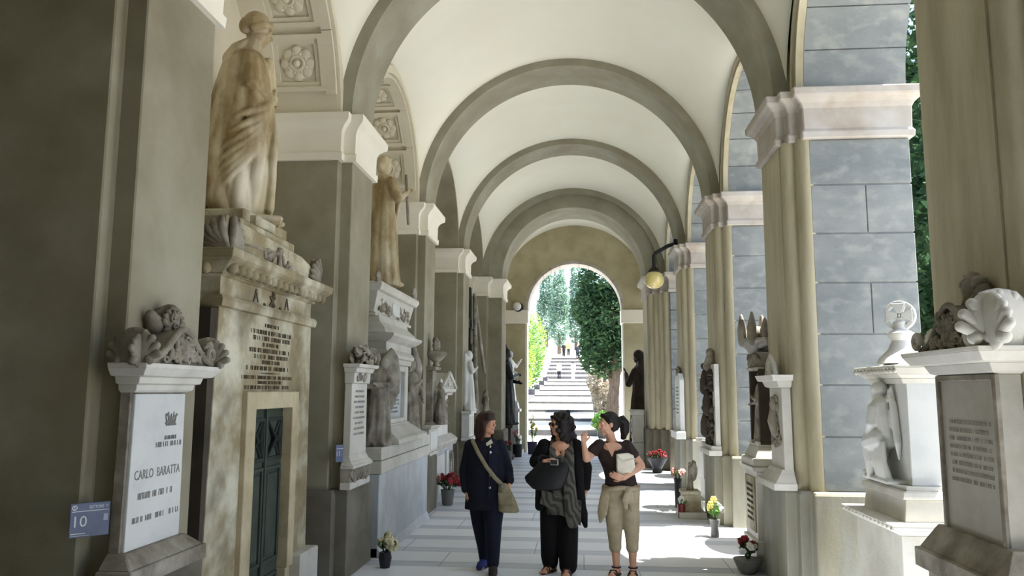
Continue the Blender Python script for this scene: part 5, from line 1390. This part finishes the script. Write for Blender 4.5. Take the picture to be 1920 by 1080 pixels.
def garment(m, secs, folds=6, amp=.02, seed=0, seg=64, twist=.8):
    return robe(m, [(z, cx, cy, rx, ry, 1.0) for z, cx, cy, rx, ry in secs], folds, amp, twist, seed, seg)

def person(name_label, X, Y):
    return thing('person', name_label, 'person', (X, Y, 0))

# -- left woman: navy coat, bob, looking to her companions
def woman_coat():
    t = person('woman in navy coat with white buttons and reddish brown bob', -1.03, 8.5)
    R = rotm(radians(62), radians(-4), radians(0)); hc = Vector((.012, .0, 1.515))
    m = MB()
    head(m, hc, .225, R)
    m.tube([(0, .015, 1.30), (.004, .012, 1.38), (.012, .01, 1.46)], [.07, .052, .053])
    m.tube([(0, .01, .86), (0, 0, 1.05), (0, .0, 1.2), (0, .01, 1.3)], [.13, .12, .13, .09], flat=.7)
    for sh, el, wr, hd, nn, sd in (((-.165, .01, 1.285), (-.225, .03, 1.02), (-.195, -.02, .805), (.18, -.12, -1), (1, 0, .1), 1), ((.16, .01, 1.285), (.235, .05, 1.03), (.262, -.02, .90), (.0, -.5, -1), (-1, .2, 0), -1)):
        m.tube([sh, el], [.055, .043]); m.tube([el, wr], [.042, .027]); hand(m, wr, hd, nn, sd, s=.95)
    A1, A2 = (-.025, .19, .085), (.105, -.14, .085)
    m.tube([(-.075, .02, .88), (-.055, .05, .48), A1], [.085, .06, .038]); m.tube([(.075, .0, .88), (.095, -.09, .47), A2], [.085, .06, .038])
    foot(m, A1, (-.15, -1)); foot(m, A2, (.12, -1))
    sculpt(m, 'body', M_SKIN, t, voxel=.0065, smooth=2)
    m = MB()
    def e(p, r): m.ell(hc + R @ Vector(p), r, R, seg=16, rings=11)
    e((0, .028, .035), (.090, .103, .100)); e((0, .06, -.05), (.088, .075, .11)); e((0, .075, -.13), (.085, .06, .075))
    for s in (-1, 1):
        e((s * .078, .025, -.05), (.026, .062, .115)); e((s * .070, .04, -.135), (.03, .05, .06))
    for q in range(9):
        a = -.9 + q * .225
        m.tube([hc + R @ Vector((.02, -.02, .13)), hc + R @ Vector((.055 * sin(a) * 1.4, -.088 + .03 * a * a, .095)), hc + R @ Vector((.075 * sin(a) * 1.15, -.092 + .045 * a * a, .045))], [.02, .022, .012], seg=7, flat=.6)
    for q in range(14):
        a = .55 + q * .31
        d = Vector((.092 * sin(a), .04 - .09 * cos(a) * -1 if False else .035 + .085 * -cos(a), 0))
        m.tube([hc + R @ (d * .9 + Vector((0, 0, .05))), hc + R @ (d * 1.05 + Vector((0, 0, -.06))), hc + R @ (d * 1.02 + Vector((0, 0, -.16)))], [.02, .02, .010], seg=7)
    sculpt(m, 'hair', M_HAIRR, t, voxel=.0065, smooth=1)
    m = MB()
    garment(m, [(.63, .01, .01, .222, .155), (.75, .008, .01, .214, .150), (.95, .0, .01, .198, .14), (1.08, 0, .005, .195, .135), (1.2, 0, .005, .20, .13), (1.29, 0, .01, .185, .11), (1.345, 0, .015, .115, .085), (1.375, .0, .018, .075, .07)], 6, .018, 3)
    for sh, el, wr in (((-.155, .01, 1.29), (-.225, .03, 1.02), (-.20, -.01, .83)), ((.15, .01, 1.29), (.235, .05, 1.03), (.258, -.01, .925))):
        m.tube([sh, Vector(sh).lerp(Vector(el), .5), el], [.075, .066, .062]); m.tube([el, Vector(el).lerp(Vector(wr), .5), wr], [.062, .056, .054])
    c = sculpt(m, 'coat', M_NAVY, t, voxel=.009, smooth=2)
    white = plain('white buttons', (236, 234, 228), .4)
    for x, z, y in ((.066, 1.225, -.118), (.063, .99, -.132), (.063, .865, -.138)):
        MB().ell((x, y, z), (.014, .010, .014), seg=14, rings=8).build('button', white, c, smooth=True)
    m = MB().tube([(.055, -.13, 1.30), (.058, -.145, 1.1), (.060, -.155, .85), (.060, -.160, .64)], .006, seg=6); m.build('placket', M_NAVYT, c)
    m = MB()
    m.extr([(-.01, 0), (.055, .035), (.035, .075), (-.02, .03)], lambda u, v, d: (.035 + u, d, 1.285 + v), -.098, -.085); m.ell((.062, -.104, 1.285), (.012, .01, .014)); m.build('shirt_collar', M_WHITECL, t, smooth=40)
    m = MB()
    m.tube([(-.075, .02, .90), (-.062, .04, .6), (-.055, .05, .48), (-.03, .15, .22), A1], [.125, .105, .09, .068, .055], seg=18)
    m.tube([(.08, .0, .90), (.095, -.04, .6), (.098, -.085, .48), (.105, -.12, .22), (.105, -.14, .10)], [.125, .108, .092, .07, .062], seg=18)
    m.ell((0, .01, .84), (.17, .13, .12)); sculpt(m, 'trousers', M_NAVYT, t, voxel=.009, smooth=3)
    shoe(A1, (-.18, -1), plain('royal blue canvas shoe', (44, 58, 128)), t); shoe(A2, (.12, -1), plain('dark brown shoe', (58, 54, 50)), t)
    # the bag she carries
    b = thing('shoulder_bag', 'beige canvas cross body bag hanging at the hip of the leftmost woman', 'bag', (-1.03 + .225, 8.5 - .12, .78))
    m = MB(); q = []
    for z, w, dd, cx in ((-.165, .085, .035, .045), (-.15, .115, .05, .04), (-.05, .10, .055, .02), (.05, .075, .045, -.005), (.13, .045, .03, -.025)):
        q.append([(cx + w * cos(a) * (1 if abs(cos(a)) < .7 else .95), dd * sin(a), z) for a in [2 * pi * k / 24 for k in range(24)]])
    m.loft(q); sculpt(m, 'pouch', M_CANVAS, b, voxel=.007, smooth=1)
    m = MB()
    P0 = (-.225, .12, -.78)
    pts = [(-.155, .05, 1.345), (-.135, -.055, 1.345), (-.06, -.128, 1.22), (.03, -.150, 1.08), (.12, -.155, .97), (.19, -.130, .90)]
    m.tube([tuple(p[i] + P0[i] for i in range(3)) for p in pts], .021, seg=10, flat=.28, up=(0, -1, .15)); m.build('strap', M_CANVAS, b, smooth=45)
    m = MB().extr([(-.075, .04), (.065, .04), (.10, -.08), (-.05, -.08)], lambda u, v, d: (u, d, v), -.062, -.050); m.build('flap', M_CANVAS, b, bevel=.006)
    MB().ell((-.03, -.058, .10), (.016, .012, .012)).build('buckle', plain('steel', (150, 150, 150), .3, .8), b, smooth=True)
woman_coat()

# -- middle woman: black cardigan, patterned tunic, dark bag
def woman_cardigan():
    X, Y = -.245, 8.5
    t = person('woman in black cardigan and grey patterned tunic, wearing sunglasses', X, Y)
    R = rotm(radians(-62), radians(4), 0); hc = Vector((.0, .0, 1.515))
    m = MB(); head(m, hc, .225, R)
    m.tube([(.02, .015, 1.28), (.015, .012, 1.38), (.0, .01, 1.46)], [.08, .056, .055])
    m.tube([(0, .01, .86), (0, 0, 1.05), (.01, .0, 1.2), (.015, .01, 1.3)], [.15, .135, .135, .09], flat=.72)
    m.ell((-.045, -.085, 1.2), (.06, .05, .055)); m.ell((.07, -.085, 1.2), (.06, .05, .055)); m.ell((.015, -.06, 1.29), (.10, .06, .06))
    for sh, el, wr, hd, nn, sd, cu in (((-.155, .01, 1.30), (-.255, -.02, 1.125), (-.14, -.21, 1.14), (1, -.25, .12), (.1, .9, -.2), -1, (.9, 1.0, 1.1, 1.1)), ((.175, .01, 1.30), (.275, .04, 1.07), (.272, -.01, .835), (-.05, -.15, -1), (-1, 0, 0), -1, (.3, .4, .5, .6))):
        m.tube([sh, el], [.058, .046]); m.tube([el, wr], [.045, .029]); hand(m, wr, hd, nn, sd, cu, s=.98)
    A1, A2 = (-.085, .06, .085), (.085, -.03, .085)
    m.tube([(-.085, .02, .88), (-.09, .03, .48), A1], [.09, .065, .04]); m.tube([(.085, .0, .88), (.09, -.02, .47), A2], [.09, .065, .04])
    foot(m, A1, (-.55, -1)); foot(m, A2, (-.12, -1))
    sculpt(m, 'body', M_SKIN, t, voxel=.0065, smooth=2)
    m = MB(); q = random.Random(5)
    def e(p, r): m.ell(hc + R @ Vector(p), r, R, seg=14, rings=10)
    e((0, .035, .04), (.098, .105, .102)); e((0, .07, -.03), (.10, .09, .12)); e((.0, .085, -.13), (.11, .08, .10))
    e((.075, .03, -.03), (.04, .075, .12)); e((-.075, .04, -.03), (.04, .07, .12)); e((.07, .035, -.14), (.05, .07, .08)); e((-.08, .06, -.13), (.045, .06, .08))
    for i in range(70):
        a = q.uniform(.45, 2 * pi - .45); z = q.uniform(-.21, .12)
        rr = .105 * sqrt(max(.12, 1 - (max(0, z) / .15) ** 2)) + (.015 if z < 0 else 0)
        c = Vector((rr * sin(a), .045 - rr * cos(a), z)); e(tuple(c), (q.uniform(.016, .028),) * 3)
    for i in range(6): e((.02 + .012 * i, -.07 + .012 * i, .085 - .012 * i), (.024, .022, .02)); 
    for i in range(6): e((-.02 - .012 * i, -.07 + .012 * i, .085 - .012 * i), (.024, .022, .02))
    sculpt(m, 'hair', M_HAIRB, t, voxel=.0065, smooth=1)
    g = MB()
    for s in (-1, 1):
        g.ell(hc + R @ Vector((s * .033, -.092, .006)), (.029, .010, .022), R)
        g.tube([hc + R @ Vector((s * .06, -.085, .012)), hc + R @ Vector((s * .08, 0, .008))], .005, seg=6)
    g.tube([hc + R @ Vector((-.02, -.100, .012)), hc + R @ Vector((.02, -.100, .012))], .005, seg=6)
    g.build('sunglasses', plain('dark brown lens', (34, 24, 22), .15), t, smooth=True)
    # tunic and scarf of one marbled print
    pm, nt, b = new_mat('grey marbled print')
    geo = nd(nt, 'ShaderNodeNewGeometry'); mp = nd(nt, 'ShaderNodeMapping'); mp.inputs['Scale'].default_value = (1.6, 1, 1); nt.links.new(geo.outputs['Position'], mp.inputs[0])
    wv = nd(nt, 'ShaderNodeTexWave', wave_type='BANDS', bands_direction='DIAGONAL'); wv.inputs['Scale'].default_value = 4.2; wv.inputs['Distortion'].default_value = 9; wv.inputs['Detail'].default_value = 1.5; wv.inputs['Detail Scale'].default_value = 1.2
    nt.links.new(mp.outputs[0], wv.inputs['Vector'])
    rp = nd(nt, 'ShaderNodeValToRGB'); cr = rp.color_ramp
    cr.elements[0].position = 0; cr.elements[0].color = s2l((46, 46, 42)); cr.elements[1].position = 1; cr.elements[1].color = s2l((100, 94, 84))
    for p_, c_ in ((.35, (66, 66, 60)), (.55, (52, 54, 50)), (.66, (138, 134, 122)), (.72, (60, 58, 54))):
        x_ = cr.elements.new(p_); x_.color = s2l(c_)
    nt.links.new(wv.outputs['Fac'], rp.inputs[0]); nt.links.new(rp.outputs[0], b.inputs['Base Color']); b.inputs['Roughness'].default_value = .85
    m = MB()
    garment(m, [(.60, .03, .0, .19, .15), (.75, .02, .0, .20, .155), (.92, .0, 0, .19, .15), (1.08, .0, -.005, .185, .145), (1.18, .005, -.01, .18, .14), (1.21, .005, .0, .15, .11)], 8, .03, 7)
    m.extr([(-.20, .72), (.22, .50), (.23, .75), (-.18, .86)], lambda u, v, d: (u, d, v), -.165, -.09)
    sculpt(m, 'tunic', pm, t, voxel=.009, smooth=2)
    m = MB()
    m.tube([(.06, .06, 1.37), (.095, -.02, 1.35), (.105, -.12, 1.22), (.10, -.165, 1.05), (.11, -.18, .85), (.13, -.18, .62), (.14, -.17, .52)], [.035, .045, .055, .062, .07, .075, .06], seg=14, flat=.35, up=(0, -1, .1))
    m.tube([(.0, .08, 1.37), (-.06, -.01, 1.35), (-.07, -.11, 1.24), (-.05, -.16, 1.12), (.02, -.175, .98)], [.03, .035, .042, .045, .05], seg=14, flat=.35, up=(0, -1, .1))
    sculpt(m, 'scarf', pm, t, voxel=.008, smooth=1)
    m = MB()
    half = []
    garment(m, [(.64, -.005, .04, .235, .135), (.8, 0, .04, .225, .135), (1.0, .005, .035, .215, .13), (1.15, .01, .03, .215, .125), (1.26, .012, .025, .205, .11), (1.33, .015, .03, .14, .085), (1.36, .015, .045, .085, .06)], 6, .02, 9)
    for sh, el, wr, r3 in (((-.15, .01, 1.30), (-.255, -.015, 1.125), (-.165, -.17, 1.135), .05), ((.17, .01, 1.30), (.278, .04, 1.07), (.272, .0, .865), .052)):
        m.tube([sh, Vector(sh).lerp(Vector(el), .5), el], [.08, .072, .068]); m.tube([el, Vector(el).lerp(Vector(wr), .5), wr], [.068, .06, r3])
    for pts in ([(.19, -.06, 1.27), (.205, -.115, 1.05), (.215, -.12, .85), (.235, -.09, .62), (.27, -.05, .48)], [(-.15, -.08, 1.27), (-.185, -.10, 1.05), (-.20, -.10, .85), (-.205, -.08, .67)]):
        m.tube(pts, [.045, .05, .05, .05, .025][:len(pts)], seg=12, flat=.6, up=(0, -1, 0))
    m.tube([(.20, .05, .7), (.24, .03, .58), (.275, .0, .47)], [.07, .06, .02], flat=.5)
    sculpt(m, 'cardigan', M_BLACK, t, voxel=.009, smooth=2)
    m = MB()
    m.tube([(-.09, .02, .90), (-.095, .02, .6), (-.10, .02, .4), (-.105, .04, .16), (-.10, .055, .09)], [.125, .112, .104, .094, .085], seg=20)
    m.tube([(.085, .0, .90), (.085, -.01, .6), (.09, -.02, .4), (.088, -.03, .16), (.088, -.03, .065)], [.125, .112, .104, .098, .092], seg=20)
    m.ell((0, .01, .84), (.18, .14, .12)); sculpt(m, 'trousers', M_BLACK, t, voxel=.009, smooth=3)
    br = plain('brown leather sandal', (74, 56, 48), .6)
    shoe(A1, (-.55, -1), br, t, 'sandal', True); shoe(A2, (-.12, -1), br, t, 'sandal', True)
    b_ = thing('handbag', 'large black handbag hung on the forearm of the middle woman', 'bag', (X - .13, Y - .20, 1.02))
    m = MB(); q = []
    for z, x0, x1, dd in ((-.165, -.06, .07, .035), (-.15, -.14, .16, .05), (-.08, -.21, .20, .06), (-.03, -.225, .22, .06), (.06, -.13, .24, .05), (.12, -.08, .22, .03)):
        cx, w = (x0 + x1) / 2, (x1 - x0) / 2
        q.append([(cx + w * cos(a), -.01 + dd * sin(a), z) for a in [2 * pi * k / 28 for k in range(28)]])
    m.loft(q); sculpt(m, 'pouch', stone('black leather', (24, 25, 27), (15, 16, 18), 10, .5, .1, 60), b_, voxel=.008, smooth=1)
    m = MB()
    for s in (-.02, .03): m.tube([(-.05, s, .06), (-.085, s + .04, .15), (-.05, s + .06, .185), (.03, s + .06, .16), (.09, s, .08)], .011, seg=8)
    m.build('handle', plain('black leather handle', (22, 22, 24), .5), b_, smooth=True)
    p = thing('mobile_phone', 'small pale phone held in the raised hand of the middle woman', 'phone', (X - .045, Y - .265, 1.145), radians(-20))
    MB().box(-.045, .045, -.006, .006, -.03, .03).build('case', plain('pale silver case', (196, 190, 180), .4), p, bevel=.006); MB().box(-.038, .038, -.0075, -.005, -.024, .024).build('screen', plain('dark screen', (60, 62, 66), .2), p)
woman_cardigan()

# -- right woman: brown shirt, khaki trousers, pointing up
def woman_khaki():
    X, Y = .39, 8.47
    t = person('woman in brown v-neck shirt and khaki trousers, raising one finger', X, Y)
    R = rotm(radians(-68), radians(6), radians(4)); hc = Vector((-.128, .0, 1.525))
    m = MB(); head(m, hc, .222, R)
    m.tube([(-.085, .015, 1.28), (-.095, .012, 1.38), (-.118, .01, 1.47)], [.08, .05, .052])
    m.tube([(.01, .01, .86), (-.02, 0, 1.05), (-.06, .0, 1.2), (-.08, .01, 1.3)], [.14, .115, .125, .085], flat=.72)
    m.ell((-.08, -.06, 1.285), (.10, .055, .06))
    m.tube([(-.215, .0, 1.30), (-.352, -.05, 1.165)], [.054, .042]); m.tube([(-.352, -.05, 1.165), (-.378, -.11, 1.335)], [.041, .027])
    hand(m, (-.378, -.11, 1.335), (.04, -.08, 1), (.45, -.8, 0), 1, (.05, 1.25, 1.35, 1.4), s=.98)
    m.tube([(.07, .01, 1.29), (.215, .0, 1.10)], [.056, .046]); m.tube([(.215, .0, 1.10), (.02, -.215, .995)], [.046, .029])
    hand(m, (.02, -.215, .995), (-1, -.25, .25), (.1, .9, .3), 1, (.5, .55, .6, .65), s=.98)
    A1, A2 = (-.055, .0, .085), (.115, -.01, .085)
    m.tube([(-.07, .02, .88), (-.065, .0, .48), (-.06, .02, .34), A1], [.09, .062, .056, .034]); m.tube([(.085, .0, .88), (.105, -.02, .47), (.11, .0, .34), A2], [.09, .062, .056, .034])
    foot(m, A1, (-.35, -1)); foot(m, A2, (-.1, -1))
    sculpt(m, 'body', M_SKIN2, t, voxel=.0065, smooth=2)
    m = MB()
    def e(p, r): m.ell(hc + R @ Vector(p), r, R, seg=16, rings=11)
    e((0, .032, .038), (.086, .098, .092)); e((0, .075, .0), (.078, .065, .085)); e((.0, .05, -.045), (.07, .06, .05))
    for s in (-1, 1):
        for q in range(5): m.tube([hc + R @ Vector((s * .02, -.05, .105 - .006 * q)), hc + R @ Vector((s * (.078 - .003 * q), -.01 + .02 * q, .05 - .005 * q)), hc + R @ Vector((s * .05, .11, .0))], [.016, .02, .016], seg=7)
    pt = [hc + R @ Vector(p) for p in ((0, .115, .03), (0, .165, .03), (0, .195, -.02), (0, .19, -.10), (0, .165, -.175))]
    m.tube(pt, [.03, .05, .058, .052, .02])
    for i in range(8):
        a = i * .8; m.tube([p + R @ Vector((.03 * sin(a), .02 * cos(a), 0)) for p in pt[1:]], [.022, .026, .024, .008], seg=7)
    sculpt(m, 'hair', M_HAIRD, t, voxel=.0065, smooth=1)
    m = MB()
    garment(m, [(.895, .005, .01, .165, .125), (.97, .0, .01, .158, .122), (1.07, -.025, .005, .155, .12), (1.17, -.055, .0, .17, .128), (1.25, -.072, .005, .175, .115), (1.31, -.08, .012, .155, .09), (1.345, -.085, .02, .10, .06)], 6, .02, 14)
    m.tube([(-.205, .0, 1.305), (-.285, -.02, 1.245)], [.072, .066]); m.tube([(.06, .01, 1.30), (.135, .005, 1.20)], [.074, .068])
    sh = sculpt(m, 'shirt', M_BROWNT, t, voxel=.008, smooth=2)
    m = MB().extr([(-.165, 1.335), (-.035, 1.335), (-.09, 1.195)], lambda u, v, d: (u, d - .35 * (1.335 - v) - .0, v), -.096, -.066)
    m.build('neckline', M_SKIN2, t, bevel=.006)
    m = MB()
    m.tube([(-.075, .02, .84), (-.072, .0, .6), (-.068, .0, .45), (-.062, .01, .28)], [.115, .092, .08, .063], seg=18)
    m.tube([(.085, .0, .84), (.10, -.01, .6), (.108, -.015, .45), (.112, -.0, .28)], [.115, .092, .08, .063], seg=18)
    m.tube([(-.062, .01, .29), (-.062, .01, .265)], [.067, .067]); m.tube([(.112, 0, .29), (.112, 0, .265)], [.067, .067])
    m.ell((.005, .01, .85), (.17, .13, .10)); sculpt(m, 'trousers', M_KHAKI, t, voxel=.008, smooth=2)
    m = MB(); q = random.Random(3)
    ring = [(.005 + .178 * cos(a), .01 + .138 * sin(a), .875 + .012 * sin(3 * a)) for a in [2 * pi * k / 28 for k in range(29)]]
    m.tube(ring, .026, seg=9)
    m.ell((.075, -.14, .86), (.04, .03, .035))
    m.tube([(.06, -.145, .85), (.035, -.16, .77), (.045, -.15, .69)], [.028, .034, .022], flat=.5, up=(0, -1, 0)); m.tube([(.09, -.14, .85), (.105, -.15, .76), (.11, -.14, .66)], [.026, .034, .02], flat=.5, up=(0, -1, 0))
    m.tube([(-.155, -.05, .87), (-.175, -.07, .74), (-.195, -.06, .62), (-.215, -.05, .535)], [.045, .055, .055, .02], flat=.35, up=(-.4, -1, 0)); m.tube([(-.15, .04, .87), (-.165, .04, .72), (-.17, .03, .6)], [.045, .055, .03], flat=.5, up=(-1, 0, 0))
    sculpt(m, 'tied_jacket', M_KHAKI, t, voxel=.008, smooth=1)
    br = plain('dark strap sandal', (60, 48, 46), .6)
    shoe(A1, (-.35, -1), br, t, 'sandal', True); shoe(A2, (-.1, -1), br, t, 'sandal', True)
    b = thing('clutch_bag', 'off white flat bag held under the arm of the rightmost woman', 'bag', (X + .045, Y - .165, 1.125), radians(12))
    m = MB().extr([(-.095, -.10), (.03, -.115), (.10, -.03), (.085, .09), (.03, .115), (-.095, .105)], lambda u, v, d: (u, d, v), -.022, .022); m.build('pouch', M_WHITECL, b, bevel=.014, bseg=3, smooth=40)
    m = MB().tube([(-.09, -.026, .09), (-.03, -.030, .03), (.09, -.026, .06)], .006, seg=7); m.build('seam', M_WHITECL, b, smooth=True)
woman_khaki()

# ------------------------------------------------------------------ light, sky, camera
sun = bpy.data.lights.new('sun', 'SUN'); sun.energy = SUN_E; sun.angle = radians(0.6); sun.color = (1.0, .97, .92)
so = bpy.data.objects.new('sun', sun); COL.objects.link(so)
so.rotation_euler = (radians(0.0), radians(24.0), 0); so.location = (12, 8, 25)
wd = bpy.data.worlds.new('sky'); SC.world = wd; wd.use_nodes = True
nt = wd.node_tree
sky = nt.nodes.new('ShaderNodeTexSky'); sky.sky_type = 'NISHITA'; sky.sun_disc = False
sky.sun_elevation = radians(66); sky.sun_rotation = radians(90); sky.dust_density = 2.0
bg = nt.nodes['Background']; bg.inputs['Strength'].default_value = SKY_E
nt.links.new(sky.outputs[0], bg.inputs['Color'])

cam = bpy.data.cameras.new('camera'); co = bpy.data.objects.new('camera', cam); COL.objects.link(co)
cam.sensor_width = 36.0; cam.lens = 1481.8 / 1920 * 36.0; cam.clip_end = 600; cam.clip_start = 0.05
P_, YW, RL = .1297, .0884, .0041
fw = Vector((-sin(YW) * cos(P_), cos(YW) * cos(P_), sin(P_)))
rt = Vector((cos(YW), sin(YW), 0)); up = rt.cross(fw)
rt, up = rt * cos(RL) + up * sin(RL), up * cos(RL) - rt * sin(RL)
Mx = Matrix((( rt.x, up.x, -fw.x, 0), (rt.y, up.y, -fw.y, 0), (rt.z, up.z, -fw.z, 1.863), (0, 0, 0, 1)))
co.matrix_world = Mx
SC.camera = co
SC.view_settings.view_transform = 'Standard'; SC.view_settings.look = 'None'
SC.view_settings.gamma = 1.0; SC.view_settings.exposure = EXPO
SC.view_settings.use_curve_mapping = False
SC.cycles.max_bounces = 12; SC.cycles.diffuse_bounces = 7
SC.cycles.sample_clamp_indirect = 8.0
